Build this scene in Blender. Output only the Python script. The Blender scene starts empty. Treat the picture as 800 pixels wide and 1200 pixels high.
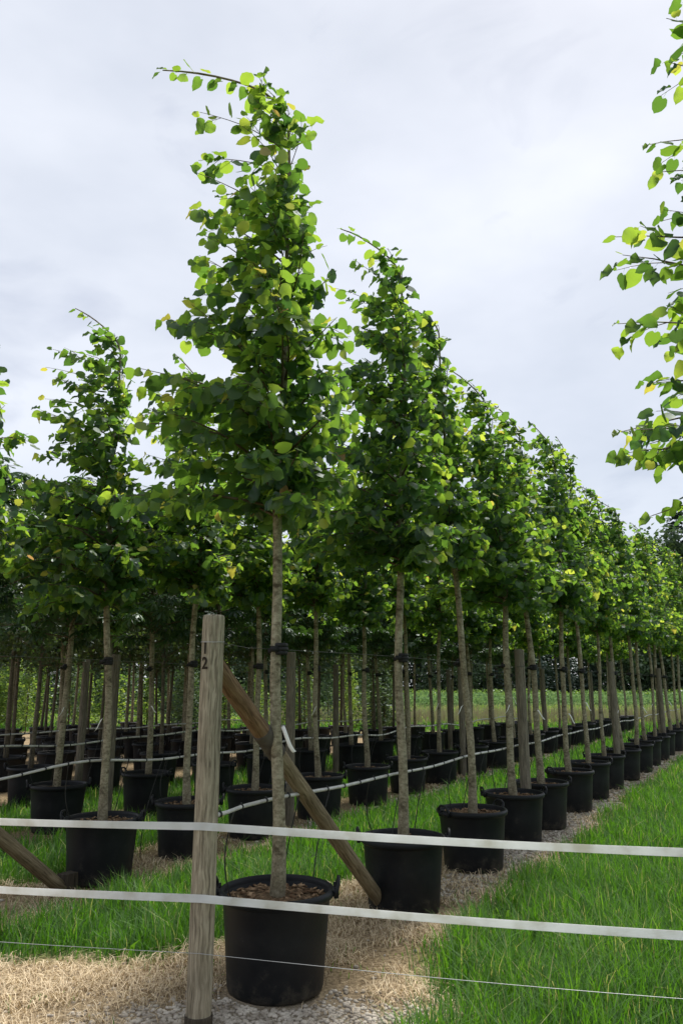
import bpy, math, random
import numpy as np
from mathutils import Vector, Matrix

SC = bpy.context.scene
COL = SC.collection
rad = math.radians

# ------------------------------------------------------------------ camera
EYE = 1.70
cam_data = bpy.data.cameras.new('camera')
cam_data.sensor_fit = 'VERTICAL'
cam_data.sensor_height = 24.0
cam_data.lens = 24.0 * 900.0 / 1200.0
cam_data.clip_start = 0.05
cam_data.clip_end = 2000.0
cam = bpy.data.objects.new('camera', cam_data)
COL.objects.link(cam)
cam.location = (0, 0, EYE)
cam.rotation_euler = (rad(90 + 12.7), 0, 0)
SC.camera = cam

# ------------------------------------------------------------------ light
SUN_EL, SUN_AZ = 57.0, 26.0          # azimuth from +Y, negative = towards -X
world = bpy.data.worlds.new('World')
SC.world = world
world.use_nodes = True
wn, wl = world.node_tree.nodes, world.node_tree.links
wn.clear()
w_out = wn.new('ShaderNodeOutputWorld')
w_bg = wn.new('ShaderNodeBackground')
w_bg.inputs['Strength'].default_value = 0.1
w_sky = wn.new('ShaderNodeTexSky')
w_sky.sky_type = 'NISHITA'
w_sky.sun_disc = False
w_sky.sun_elevation = rad(SUN_EL)
w_sky.sun_rotation = rad(SUN_AZ)
w_sky.air_density = 1.0
w_tc = wn.new('ShaderNodeTexCoord')
w_map = wn.new('ShaderNodeMapping')
w_map.inputs['Location'].default_value = (0.35, 0.2, 0.1)
w_map.inputs['Scale'].default_value = (1.0, 1.0, 2.1)
w_n = wn.new('ShaderNodeTexNoise')
w_n.inputs['Scale'].default_value = 2.1
w_n.inputs['Detail'].default_value = 5.15
w_n.inputs['Roughness'].default_value = 0.52
w_ramp = wn.new('ShaderNodeValToRGB')
w_ramp.color_ramp.elements[0].position = 0.26
w_ramp.color_ramp.elements[0].color = (0.51, 0.55, 0.62, 1)
w_ramp.color_ramp.elements[1].position = 0.72
w_ramp.color_ramp.elements[1].color = (0.80, 0.82, 0.87, 1)
e = w_ramp.color_ramp.elements.new(0.46)
e.color = (0.63, 0.66, 0.725, 1)
w_mul = wn.new('ShaderNodeVectorMath')
w_mul.operation = 'SCALE'
w_mul.inputs['Scale'].default_value = 5.15
w_mix = wn.new('ShaderNodeMix')
w_mix.data_type = 'RGBA'
w_mix.inputs[0].default_value = 0.9
wl.new(w_tc.outputs['Generated'], w_map.inputs['Vector'])
wl.new(w_map.outputs['Vector'], w_n.inputs['Vector'])
wl.new(w_n.outputs['Fac'], w_ramp.inputs['Fac'])
w_n2 = wn.new('ShaderNodeTexNoise')
w_n2.inputs['Scale'].default_value = 4.6
w_n2.inputs['Detail'].default_value = 7.0
w_n2.inputs['Distortion'].default_value = 0.5
w_r2 = wn.new('ShaderNodeValToRGB')
w_r2.color_ramp.elements[0].position = 0.60
w_r2.color_ramp.elements[0].color = (1, 1, 1, 1)
w_r2.color_ramp.elements[1].position = 0.80
w_r2.color_ramp.elements[1].color = (0.72, 0.74, 0.80, 1)
w_wisp = wn.new('ShaderNodeMix')
w_wisp.data_type = 'RGBA'
w_wisp.blend_type = 'MULTIPLY'
w_wisp.inputs[0].default_value = 1.0
wl.new(w_map.outputs['Vector'], w_n2.inputs['Vector'])
wl.new(w_n2.outputs['Fac'], w_r2.inputs['Fac'])
wl.new(w_ramp.outputs['Color'], w_wisp.inputs[6])
wl.new(w_r2.outputs['Color'], w_wisp.inputs[7])
wl.new(w_wisp.outputs[2], w_mul.inputs[0])
wl.new(w_sky.outputs['Color'], w_mix.inputs[6])
wl.new(w_mul.outputs['Vector'], w_mix.inputs[7])
wl.new(w_mix.outputs[2], w_bg.inputs['Color'])
wl.new(w_bg.outputs['Background'], w_out.inputs['Surface'])

sun_data = bpy.data.lights.new('sun', 'SUN')
sun_data.energy = 2.7
sun_data.angle = rad(9)
sun_data.color = (1.0, 0.95, 0.86)
sun = bpy.data.objects.new('sun', sun_data)
COL.objects.link(sun)
sd = Vector((math.sin(rad(SUN_AZ)) * math.cos(rad(SUN_EL)),
             math.cos(rad(SUN_AZ)) * math.cos(rad(SUN_EL)), math.sin(rad(SUN_EL))))
sun.rotation_euler = (-sd).to_track_quat('-Z', 'Y').to_euler()
sun.location = (0, 0, 30)

SC.view_settings.view_transform = 'Standard'
SC.view_settings.look = 'None'
SC.view_settings.gamma = 1.0
SC.view_settings.exposure = 1.22
SC.view_settings.use_curve_mapping = False
SC.cycles.max_bounces = 8
SC.cycles.transmission_bounces = 6
SC.cycles.diffuse_bounces = 4

# ------------------------------------------------------------------ helpers
def tag(o, label=None, cat=None, group=None, kind=None):
    if label: o['label'] = label
    if cat: o['category'] = cat
    if group: o['group'] = group
    if kind: o['kind'] = kind
    return o

def link(o, parent=None):
    COL.objects.link(o)
    if parent is not None: o.parent = parent
    return o

def mesh_obj(name, me, parent=None, loc=None):
    o = bpy.data.objects.new(name, me)
    link(o, parent)
    if loc is not None: o.location = loc
    return o

def empty(name, loc=(0, 0, 0), rz=0.0):
    o = bpy.data.objects.new(name, None)
    o.empty_display_size = 0.1
    link(o)
    o.location = loc
    o.rotation_euler = (0, 0, rz)
    return o

def make_mesh(name, V, F, mat, smooth=False, attrs=None):
    """V (n,3), F (m,3) triangles."""
    V = np.asarray(V, dtype=np.float32)
    F = np.asarray(F, dtype=np.int32)
    me = bpy.data.meshes.new(name)
    me.vertices.add(len(V))
    me.vertices.foreach_set('co', V.ravel())
    me.loops.add(F.size)
    me.loops.foreach_set('vertex_index', F.ravel())
    me.polygons.add(len(F))
    me.polygons.foreach_set('loop_start', np.arange(0, F.size, 3, dtype=np.int32))
    if smooth is not False:
        sm = np.ones(len(F), dtype=bool) if smooth is True else np.asarray(smooth, dtype=bool)
        me.polygons.foreach_set('use_smooth', sm)
    else:
        me.polygons.foreach_set('use_smooth', np.zeros(len(F), dtype=bool))
    for k, a in (attrs or {}).items():
        at = me.attributes.new(k, 'FLOAT', 'POINT')
        at.data.foreach_set('value', np.asarray(a, dtype=np.float32))
    me.materials.append(mat)
    me.update(calc_edges=True)
    me.validate()
    return me

class Geo:
    """collects triangles"""
    def __init__(s): s.V = []; s.F = []; s.n = 0; s.A = []
    def add(s, V, F, a=0.0):
        V = np.asarray(V, float)
        s.V.append(V); s.F.append(np.asarray(F, int) + s.n); s.n += len(V)
        s.A.append(np.full(len(V), a) if np.isscalar(a) else np.asarray(a))
        return s
    def mesh(s, name, mat, smooth=False, attr=None):
        return make_mesh(name, np.vstack(s.V), np.vstack(s.F), mat, smooth,
                         {attr: np.concatenate(s.A)} if attr else None)

def tube(P, R, n=8, cap=True):
    P = np.asarray(P, float)
    R = np.full(len(P), R) if np.isscalar(R) else np.asarray(R, float)
    T = np.gradient(P, axis=0)
    T /= np.linalg.norm(T, axis=1)[:, None] + 1e-12
    ref = np.array([0, 0, 1.0]) if abs(T[0][2]) < 0.9 else np.array([1.0, 0, 0])
    a = np.linspace(0, 2 * math.pi, n, endpoint=False)
    V = []
    u = np.cross(ref, T[0]); u /= np.linalg.norm(u)
    for i in range(len(P)):
        u = u - T[i] * np.dot(u, T[i]); u /= np.linalg.norm(u) + 1e-12
        w = np.cross(T[i], u)
        V.append(P[i] + R[i] * (np.cos(a)[:, None] * u + np.sin(a)[:, None] * w))
    V = np.vstack(V)
    F = []
    for i in range(len(P) - 1):
        for j in range(n):
            k = (j + 1) % n
            A, B, C_, D = i * n + j, i * n + k, (i + 1) * n + k, (i + 1) * n + j
            F += [(A, B, C_), (A, C_, D)]
    if cap:
        V = np.vstack([V, P[0], P[-1]])
        s, e_ = len(V) - 2, len(V) - 1
        for j in range(n):
            k = (j + 1) % n
            F += [(s, k, j), (e_, (len(P) - 1) * n + j, (len(P) - 1) * n + k)]
    return V, np.array(F)

def lathe(prof, n=48):
    """prof list of (r,z); closed where r==0"""
    V, F = [], []
    a = np.linspace(0, 2 * math.pi, n, endpoint=False)
    for r, z in prof:
        V.append(np.stack([r * np.cos(a), r * np.sin(a), np.full(n, z)], 1))
    for i in range(len(prof) - 1):
        for j in range(n):
            k = (j + 1) % n
            A, B, C_, D = i * n + j, i * n + k, (i + 1) * n + k, (i + 1) * n + j
            F += [(A, B, C_), (A, C_, D)]
    return np.vstack(V), np.array(F)

def box(c, s):
    c = np.array(c); s = np.array(s) / 2
    V = np.array([[x, y, z] for x in (-1, 1) for y in (-1, 1) for z in (-1, 1)]) * s + c
    Q = [(0, 1, 3, 2), (4, 6, 7, 5), (0, 4, 5, 1), (2, 3, 7, 6), (0, 2, 6, 4), (1, 5, 7, 3)]
    F = []
    for q in Q: F += [(q[0], q[1], q[2]), (q[0], q[2], q[3])]
    return V, np.array(F)

# value noise for numpy masks
_rs = np.random.RandomState(7)
_tab = _rs.rand(256, 256)
def vnoise(x, y):
    xi = np.floor(x).astype(int); yi = np.floor(y).astype(int)
    fx = x - xi; fy = y - yi
    fx = fx * fx * (3 - 2 * fx); fy = fy * fy * (3 - 2 * fy)
    g = lambda i, j: _tab[i % 256, j % 256]
    return (g(xi, yi) * (1 - fx) + g(xi + 1, yi) * fx) * (1 - fy) + \
           (g(xi, yi + 1) * (1 - fx) + g(xi + 1, yi + 1) * fx) * fy
def fbm(x, y, o=3):
    s = 0; a = 1; t = 0
    for i in range(o):
        s = s + a * vnoise(x * 2 ** i + 17 * i, y * 2 ** i + 31 * i); t += a; a *= 0.5
    return s / t

# ------------------------------------------------------------------ materials
def nmat(name):
    m = bpy.data.materials.new(name)
    m.use_nodes = True
    nt = m.node_tree
    nt.nodes.clear()
    return m, nt.nodes, nt.links, nt.nodes.new('ShaderNodeOutputMaterial')

def ramp(n, stops):
    r = n.new('ShaderNodeValToRGB')
    cr = r.color_ramp
    while len(cr.elements) < len(stops): cr.elements.new(0.5)
    for el, (p, c) in zip(cr.elements, stops):
        el.position = p; el.color = (*c, 1)
    return r

def leaf_mat(name, stops, tstops, trans=0.5, rough=0.42, spec=0.05):
    m, n, l, out = nmat(name)
    at = n.new('ShaderNodeAttribute'); at.attribute_name = 'tint'
    oi = n.new('ShaderNodeObjectInfo')
    add = n.new('ShaderNodeMath'); add.operation = 'MULTIPLY_ADD'
    add.inputs[1].default_value = 0.10; 
    l.new(oi.outputs['Random'], add.inputs[0]); l.new(at.outputs['Fac'], add.inputs[2])
    geo = n.new('ShaderNodeNewGeometry')
    tc = n.new('ShaderNodeTexCoord')
    nz = n.new('ShaderNodeTexNoise'); nz.inputs['Scale'].default_value = 28; nz.inputs['Detail'].default_value = 2
    l.new(tc.outputs['Object'], nz.inputs['Vector'])
    r1 = ramp(n, stops); r2 = ramp(n, tstops)
    l.new(add.outputs[0], r1.inputs['Fac']); l.new(add.outputs[0], r2.inputs['Fac'])
    # underside a little paler and matt
    hs = n.new('ShaderNodeHueSaturation'); hs.inputs['Saturation'].default_value = 0.78; hs.inputs['Value'].default_value = 1.45
    l.new(r1.outputs['Color'], hs.inputs['Color'])
    mx = n.new('ShaderNodeMix'); mx.data_type = 'RGBA'
    l.new(geo.outputs['Backfacing'], mx.inputs[0]); l.new(r1.outputs['Color'], mx.inputs[6]); l.new(hs.outputs['Color'], mx.inputs[7])
    va = n.new('ShaderNodeMapRange'); va.inputs['To Min'].default_value = 0.78; va.inputs['To Max'].default_value = 1.2
    l.new(nz.outputs['Fac'], va.inputs['Value'])
    hv = n.new('ShaderNodeHueSaturation'); l.new(va.outputs['Result'], hv.inputs['Value']); l.new(mx.outputs[2], hv.inputs['Color'])
    df = n.new('ShaderNodeBsdfDiffuse'); l.new(hv.outputs['Color'], df.inputs['Color'])
    gl = n.new('ShaderNodeBsdfGlossy'); gl.inputs['Roughness'].default_value = rough; gl.inputs['Color'].default_value = (0.9, 0.95, 1.0, 1)
    p = n.new('ShaderNodeMixShader'); p.inputs[0].default_value = spec
    l.new(df.outputs[0], p.inputs[1]); l.new(gl.outputs[0], p.inputs[2])
    t = n.new('ShaderNodeBsdfTranslucent'); l.new(r2.outputs['Color'], t.inputs['Color'])
    ms = n.new('ShaderNodeMixShader'); ms.inputs[0].default_value = trans
    l.new(p.outputs[0], ms.inputs[1]); l.new(t.outputs[0], ms.inputs[2]); l.new(ms.outputs[0], out.inputs['Surface'])
    return m

M = {}
M['linden'] = leaf_mat('linden_leaf',
    [(0.0, (0.028, 0.062, 0.036)), (0.35, (0.044, 0.090, 0.040)), (0.6, (0.065, 0.120, 0.034)), (0.85, (0.10, 0.16, 0.03)), (0.95, (0.20, 0.19, 0.04)), (1.0, (0.22, 0.13, 0.05))],
    [(0.0, (0.08, 0.20, 0.03)), (0.35, (0.20, 0.38, 0.035)), (0.6, (0.40, 0.60, 0.05)), (0.85, (0.64, 0.74, 0.08)), (0.95, (0.66, 0.58, 0.08)), (1.0, (0.5, 0.30, 0.1))], 0.52)
M['chestnut'] = leaf_mat('chestnut_leaf',
    [(0.0, (0.018, 0.045, 0.018)), (1.0, (0.05, 0.10, 0.03))],
    [(0.0, (0.04, 0.11, 0.02)), (1.0, (0.12, 0.24, 0.03))], 0.3)
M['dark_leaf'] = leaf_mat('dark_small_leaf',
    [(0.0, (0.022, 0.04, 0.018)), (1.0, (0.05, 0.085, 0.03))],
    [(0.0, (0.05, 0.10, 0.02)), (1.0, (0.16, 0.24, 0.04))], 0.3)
M['bright_leaf'] = leaf_mat('bright_shrub_leaf',
    [(0.0, (0.05, 0.10, 0.02)), (1.0, (0.11, 0.17, 0.035))],
    [(0.0, (0.16, 0.32, 0.04)), (1.0, (0.40, 0.52, 0.07))], 0.45)
M['pale_crop'] = leaf_mat('pale_crop_leaf',
    [(0.0, (0.10, 0.18, 0.06)), (1.0, (0.16, 0.26, 0.10))],
    [(0.0, (0.14, 0.26, 0.08)), (1.0, (0.25, 0.38, 0.12))], 0.3, 0.8, 0.01)
M['green_crop'] = leaf_mat('green_crop_leaf',
    [(0.0, (0.07, 0.14, 0.02)), (1.0, (0.15, 0.25, 0.04))],
    [(0.0, (0.14, 0.27, 0.03)), (1.0, (0.28, 0.42, 0.06))], 0.35)
M['conifer'] = leaf_mat('conifer_needles',  # needles lightened and greyed: distance haze is put into their colour
    [(0.0, (0.030, 0.055, 0.038)), (1.0, (0.07, 0.105, 0.075))],
    [(0.0, (0.02, 0.05, 0.02)), (1.0, (0.05, 0.10, 0.04))], 0.15, 0.6)
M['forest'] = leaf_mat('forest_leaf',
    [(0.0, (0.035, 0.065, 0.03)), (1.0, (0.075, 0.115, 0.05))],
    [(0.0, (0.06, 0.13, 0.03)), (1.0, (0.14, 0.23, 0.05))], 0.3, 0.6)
M['grass'] = leaf_mat('grass_blade',
    [(0.0, (0.030, 0.088, 0.009)), (0.45, (0.060, 0.155, 0.011)), (0.85, (0.11, 0.23, 0.02)), (1.0, (0.30, 0.31, 0.09))],
    [(0.0, (0.06, 0.19, 0.010)), (0.45, (0.13, 0.34, 0.014)), (0.85, (0.23, 0.46, 0.03)), (1.0, (0.46, 0.47, 0.14))], 0.42, 0.6, 0.025)
M['straw'] = leaf_mat('dry_grass_strand',
    [(0.0, (0.23, 0.155, 0.075)), (0.5, (0.44, 0.325, 0.175)), (1.0, (0.62, 0.50, 0.31))],
    [(0.0, (0.25, 0.17, 0.07)), (1.0, (0.55, 0.42, 0.22))], 0.25, 0.7, 0.02)

def simple(name, base, rough=0.6, spec=0.4, noise=None, bump=None, metallic=0.0, obj_coord=True):
    """noise = (scale, colour2, detail), bump = (scale, strength)"""
    m, n, l, out = nmat(name)
    p = n.new('ShaderNodeBsdfPrincipled')
    p.inputs['Roughness'].default_value = rough
    p.inputs['Specular IOR Level'].default_value = spec
    p.inputs['Metallic'].default_value = metallic
    p.inputs['Base Color'].default_value = (*base, 1)
    tc = n.new('ShaderNodeTexCoord')
    if noise:
        nz = n.new('ShaderNodeTexNoise'); nz.inputs['Scale'].default_value = noise[0]; nz.inputs['Detail'].default_value = noise[2]
        l.new(tc.outputs['Object'], nz.inputs['Vector'])
        r = ramp(n, [(0.35, base), (0.68, noise[1])])
        l.new(nz.outputs['Fac'], r.inputs['Fac']); l.new(r.outputs['Color'], p.inputs['Base Color'])
    if bump:
        nb = n.new('ShaderNodeTexNoise'); nb.inputs['Scale'].default_value = bump[0]; nb.inputs['Detail'].default_value = 4
        l.new(tc.outputs['Object'], nb.inputs['Vector'])
        b = n.new('ShaderNodeBump'); b.inputs['Strength'].default_value = bump[1]; b.inputs['Distance'].default_value = 0.004
        l.new(nb.outputs['Fac'], b.inputs['Height']); l.new(b.outputs['Normal'], p.inputs['Normal'])
    l.new(p.outputs[0], out.inputs['Surface'])
    return m

def wood_mat(name, dark, mid, light, grain=1.0, green=0.0):
    m, n, l, out = nmat(name)
    tc = n.new('ShaderNodeTexCoord')
    mp = n.new('ShaderNodeMapping'); mp.inputs['Scale'].default_value = (1, 1, 0.05)
    l.new(tc.outputs['Object'], mp.inputs['Vector'])
    nd = n.new('ShaderNodeTexNoise'); nd.inputs['Scale'].default_value = 6; nd.inputs['Detail'].default_value = 2
    l.new(tc.outputs['Object'], nd.inputs['Vector'])
    av = n.new('ShaderNodeVectorMath'); av.operation = 'MULTIPLY_ADD'; av.inputs[1].default_value = (0.035, 0.035, 0.0)
    l.new(nd.outputs['Color'], av.inputs[0]); l.new(mp.outputs['Vector'], av.inputs[2])
    ng = n.new('ShaderNodeTexNoise'); ng.inputs['Scale'].default_value = 85 * grain; ng.inputs['Detail'].default_value = 5; ng.inputs['Roughness'].default_value = 0.6
    l.new(av.outputs['Vector'], ng.inputs['Vector'])
    nb = n.new('ShaderNodeTexNoise'); nb.inputs['Scale'].default_value = 5; nb.inputs['Detail'].default_value = 4
    l.new(tc.outputs['Object'], nb.inputs['Vector'])
    r = ramp(n, [(0.30, dark), (0.47, mid), (0.68, light)])
    l.new(ng.outputs['Fac'], r.inputs['Fac'])
    hs = n.new('ShaderNodeHueSaturation')
    mr = n.new('ShaderNodeMapRange'); mr.inputs['From Min'].default_value = 0.3; mr.inputs['From Max'].default_value = 0.7
    mr.inputs['To Min'].default_value = 0.8; mr.inputs['To Max'].default_value = 1.14
    l.new(nb.outputs['Fac'], mr.inputs['Value']); l.new(mr.outputs['Result'], hs.inputs['Value'])
    l.new(r.outputs['Color'], hs.inputs['Color'])
    p = n.new('ShaderNodeBsdfPrincipled'); p.inputs['Roughness'].default_value = 0.85; p.inputs['Specular IOR Level'].default_value = 0.2
    l.new(hs.outputs['Color'], p.inputs['Base Color'])
    b = n.new('ShaderNodeBump'); b.inputs['Strength'].default_value = 0.55; b.inputs['Distance'].default_value = 0.004
    l.new(ng.outputs['Fac'], b.inputs['Height']); l.new(b.outputs['Normal'], p.inputs['Normal'])
    l.new(p.outputs[0], out.inputs['Surface'])
    return m

def bark_mat(name, c0, c1, c2):
    m, n, l, out = nmat(name)
    tc = n.new('ShaderNodeTexCoord')
    mp = n.new('ShaderNodeMapping'); mp.inputs['Scale'].default_value = (1, 1, 1.3)
    l.new(tc.outputs['Object'], mp.inputs['Vector'])
    nz = n.new('ShaderNodeTexNoise'); nz.inputs['Scale'].default_value = 34; nz.inputs['Detail'].default_value = 6; nz.inputs['Roughness'].default_value = 0.65
    l.new(mp.outputs['Vector'], nz.inputs['Vector'])
    nb = n.new('ShaderNodeTexNoise'); nb.inputs['Scale'].default_value = 5.15; nb.inputs['Detail'].default_value = 5
    l.new(tc.outputs['Object'], nb.inputs['Vector'])
    r = ramp(n, [(0.3, c0), (0.5, c1), (0.72, c2)])
    ad = n.new('ShaderNodeMath'); ad.operation = 'ADD'
    sc = n.new('ShaderNodeMath'); sc.operation = 'MULTIPLY_ADD'; sc.inputs[1].default_value = 0.7; sc.inputs[2].default_value = -0.35
    l.new(nb.outputs['Fac'], sc.inputs[0]); l.new(sc.outputs[0], ad.inputs[0]); l.new(nz.outputs['Fac'], ad.inputs[1])
    l.new(ad.outputs[0], r.inputs['Fac'])
    p = n.new('ShaderNodeBsdfPrincipled'); p.inputs['Roughness'].default_value = 0.8; p.inputs['Specular IOR Level'].default_value = 0.25
    mp2 = n.new('ShaderNodeMapping'); mp2.inputs['Scale'].default_value = (1, 1, 2.2); l.new(tc.outputs['Object'], mp2.inputs['Vector'])
    ns = n.new('ShaderNodeTexNoise'); ns.inputs['Scale'].default_value = 9; ns.inputs['Detail'].default_value = 3; l.new(mp2.outputs['Vector'], ns.inputs['Vector'])
    rs_ = ramp(n, [(0.60, (1, 1, 1)), (0.70, (0.42, 0.38, 0.34))]); l.new(ns.outputs['Fac'], rs_.inputs['Fac'])
    mm = n.new('ShaderNodeMix'); mm.data_type = 'RGBA'; mm.blend_type = 'MULTIPLY'; mm.inputs[0].default_value = 1.0
    l.new(r.outputs['Color'], mm.inputs[6]); l.new(rs_.outputs['Color'], mm.inputs[7]); l.new(mm.outputs[2], p.inputs['Base Color'])
    b = n.new('ShaderNodeBump'); b.inputs['Strength'].default_value = 0.4; b.inputs['Distance'].default_value = 0.003
    l.new(nz.outputs['Fac'], b.inputs['Height']); l.new(b.outputs['Normal'], p.inputs['Normal'])
    l.new(p.outputs[0], out.inputs['Surface'])
    return m

M['bark'] = bark_mat('linden_bark', (0.095, 0.080, 0.050), (0.225, 0.198, 0.132), (0.37, 0.34, 0.25))
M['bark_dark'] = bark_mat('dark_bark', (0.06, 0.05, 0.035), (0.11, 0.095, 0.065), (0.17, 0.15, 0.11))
M['twig'] = simple('twig_bark', (0.075, 0.055, 0.035), 0.7, 0.3, (30, (0.12, 0.09, 0.05), 3))
M['post'] = wood_mat('weathered_post_wood', (0.10, 0.085, 0.062), (0.25, 0.215, 0.155), (0.42, 0.375, 0.285))
M['post_far'] = wood_mat('grey_post_wood', (0.07, 0.062, 0.05), (0.15, 0.13, 0.10), (0.25, 0.22, 0.17))
M['strut'] = wood_mat('brown_strut_wood', (0.07, 0.042, 0.024), (0.165, 0.10, 0.055), (0.26, 0.175, 0.10))
M['strut_grey'] = wood_mat('grey_strut_wood', (0.075, 0.058, 0.036), (0.175, 0.135, 0.082), (0.28, 0.23, 0.15))
M['damp'] = wood_mat('damp_wood', (0.02, 0.016, 0.012), (0.05, 0.04, 0.03), (0.09, 0.075, 0.055))
M['sleeve'] = simple('rubber_sleeve', (0.055, 0.045, 0.038), 0.75, 0.3, (20, (0.10, 0.085, 0.07), 4), (40, 0.4))
def pot_mat():
    m, n, l, out = nmat('black_plastic_dusty')
    tc = n.new('ShaderNodeTexCoord'); sp = n.new('ShaderNodeSeparateXYZ'); l.new(tc.outputs['Object'], sp.inputs[0])
    oi = n.new('ShaderNodeObjectInfo')
    vm = n.new('ShaderNodeVectorMath'); vm.operation = 'ADD'; l.new(tc.outputs['Object'], vm.inputs[0]); l.new(oi.outputs['Location'], vm.inputs[1])
    nz = n.new('ShaderNodeTexNoise'); nz.inputs['Scale'].default_value = 11; nz.inputs['Detail'].default_value = 7; nz.inputs['Roughness'].default_value = 0.68; l.new(vm.outputs[0], nz.inputs['Vector'])
    nf = n.new('ShaderNodeTexNoise'); nf.inputs['Scale'].default_value = 130; nf.inputs['Detail'].default_value = 3; l.new(vm.outputs[0], nf.inputs['Vector'])
    hz = n.new('ShaderNodeMapRange'); hz.inputs['From Min'].default_value = 0.0; hz.inputs['From Max'].default_value = 0.20; hz.inputs['To Min'].default_value = 0.24; hz.inputs['To Max'].default_value = 0.0
    l.new(sp.outputs['Z'], hz.inputs['Value'])
    ad = n.new('ShaderNodeMath'); ad.operation = 'ADD'; l.new(hz.outputs['Result'], ad.inputs[0]); l.new(nz.outputs['Fac'], ad.inputs[1])
    a2 = n.new('ShaderNodeMath'); a2.operation = 'MULTIPLY_ADD'; a2.inputs[1].default_value = 0.22; l.new(nf.outputs['Fac'], a2.inputs[0]); l.new(ad.outputs[0], a2.inputs[2])
    r = ramp(n, [(0.50, (0.0048, 0.0058, 0.0085)), (0.74, (0.0095, 0.0105, 0.0125)), (0.98, (0.06, 0.052, 0.042))]); l.new(a2.outputs[0], r.inputs['Fac'])
    p = n.new('ShaderNodeBsdfPrincipled'); p.inputs['Specular IOR Level'].default_value = 0.28
    rr = n.new('ShaderNodeMapRange'); rr.inputs['To Min'].default_value = 0.38; rr.inputs['To Max'].default_value = 0.7; l.new(nz.outputs['Fac'], rr.inputs['Value']); l.new(rr.outputs['Result'], p.inputs['Roughness'])
    l.new(r.outputs['Color'], p.inputs['Base Color'])
    b = n.new('ShaderNodeBump'); b.inputs['Strength'].default_value = 0.12; b.inputs['Distance'].default_value = 0.003; l.new(nf.outputs['Fac'], b.inputs['Height']); l.new(b.outputs['Normal'], p.inputs['Normal'])
    l.new(p.outputs[0], out.inputs['Surface'])
    return m
M['pot'] = pot_mat()
M['soil'] = simple('bark_mulch', (0.055, 0.035, 0.02), 0.95, 0.1, (40, (0.17, 0.115, 0.07), 5), (60, 1.0))
M['chip'] = simple('mulch_chip', (0.10, 0.055, 0.03), 0.9, 0.15, (18, (0.36, 0.25, 0.15), 4))
M['strap'] = simple('black_strap', (0.012, 0.012, 0.013), 0.6, 0.3)
def tape_mat():
    m, n, l, out = nmat('white_woven_tape')
    tc = n.new('ShaderNodeTexCoord'); sp = n.new('ShaderNodeSeparateXYZ'); l.new(tc.outputs['Object'], sp.inputs[0])
    w1 = n.new('ShaderNodeMath'); w1.operation = 'MULTIPLY'; w1.inputs[1].default_value = 1100; l.new(sp.outputs['Z'], w1.inputs[0])
    sn = n.new('ShaderNodeMath'); sn.operation = 'SINE'; l.new(w1.outputs[0], sn.inputs[0])
    nz = n.new('ShaderNodeTexNoise'); nz.inputs['Scale'].default_value = 7; nz.inputs['Detail'].default_value = 6; l.new(tc.outputs['Object'], nz.inputs['Vector'])
    ad = n.new('ShaderNodeMath'); ad.operation = 'MULTIPLY_ADD'; ad.inputs[1].default_value = 0.05; l.new(sn.outputs[0], ad.inputs[0]); l.new(nz.outputs['Fac'], ad.inputs[2])
    r = ramp(n, [(0.30, (0.66, 0.65, 0.60)), (0.5, (0.82, 0.83, 0.83)), (0.7, (0.88, 0.89, 0.90))]); l.new(ad.outputs[0], r.inputs['Fac'])
    d = n.new('ShaderNodeBsdfDiffuse'); t = n.new('ShaderNodeBsdfTranslucent'); mx = n.new('ShaderNodeMixShader'); mx.inputs[0].default_value = 0.5
    l.new(r.outputs['Color'], d.inputs['Color']); l.new(r.outputs['Color'], t.inputs['Color'])
    l.new(d.outputs[0], mx.inputs[1]); l.new(t.outputs[0], mx.inputs[2]); l.new(mx.outputs[0], out.inputs['Surface'])
    return m
M['tape'] = tape_mat()
M['wire'] = simple('galvanised_wire', (0.42, 0.43, 0.44), 0.45, 0.5, metallic=0.4)
M['dark_wire'] = simple('dark_wire', (0.12, 0.12, 0.11), 0.6, 0.3)
M['pipe'] = simple('pale_irrigation_pipe', (0.40, 0.39, 0.37), 0.35, 0.6, (14, (0.58, 0.57, 0.54), 4))
M['drip'] = simple('black_drip_tube', (0.012, 0.013, 0.013), 0.5, 0.4)
M['tag'] = simple('white_paper_tag', (0.80, 0.80, 0.78), 0.5, 0.3)
M['ink'] = simple('burnt_digits', (0.035, 0.028, 0.022), 0.9, 0.1)
M['pebble'] = simple('pebble', (0.25, 0.215, 0.175), 0.85, 0.25, (9, (0.54, 0.49, 0.42), 3))
M['stem'] = simple('dry_stem', (0.30, 0.24, 0.14), 0.9, 0.1, (0.9, (0.48, 0.42, 0.27), 2))

# ------------------------------------------------------------------ row layout
# rows run towards the upper right: x = -0.41 + 0.56*(d-4.9) - offset, d = distance ahead
SL = 0.56
RD = np.array([SL, 1.0]) / math.hypot(SL, 1.0)          # along the row
RP = np.array([RD[1], -RD[0]])                          # to the right of the row
def rowx(d, off): return -0.41 + SL * (d - 4.9) - off
def rowv(x, d): return (x - rowx(d, 0.0)) * RD[1]
OFF = {'A': 0.0, 'B': 3.15, 'C': 5.75, 'D': 8.0, 'E': 10.0, 'F': 12.0, 'G': 14.0, 'H': 16.0, 'I': 18.0}

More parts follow.
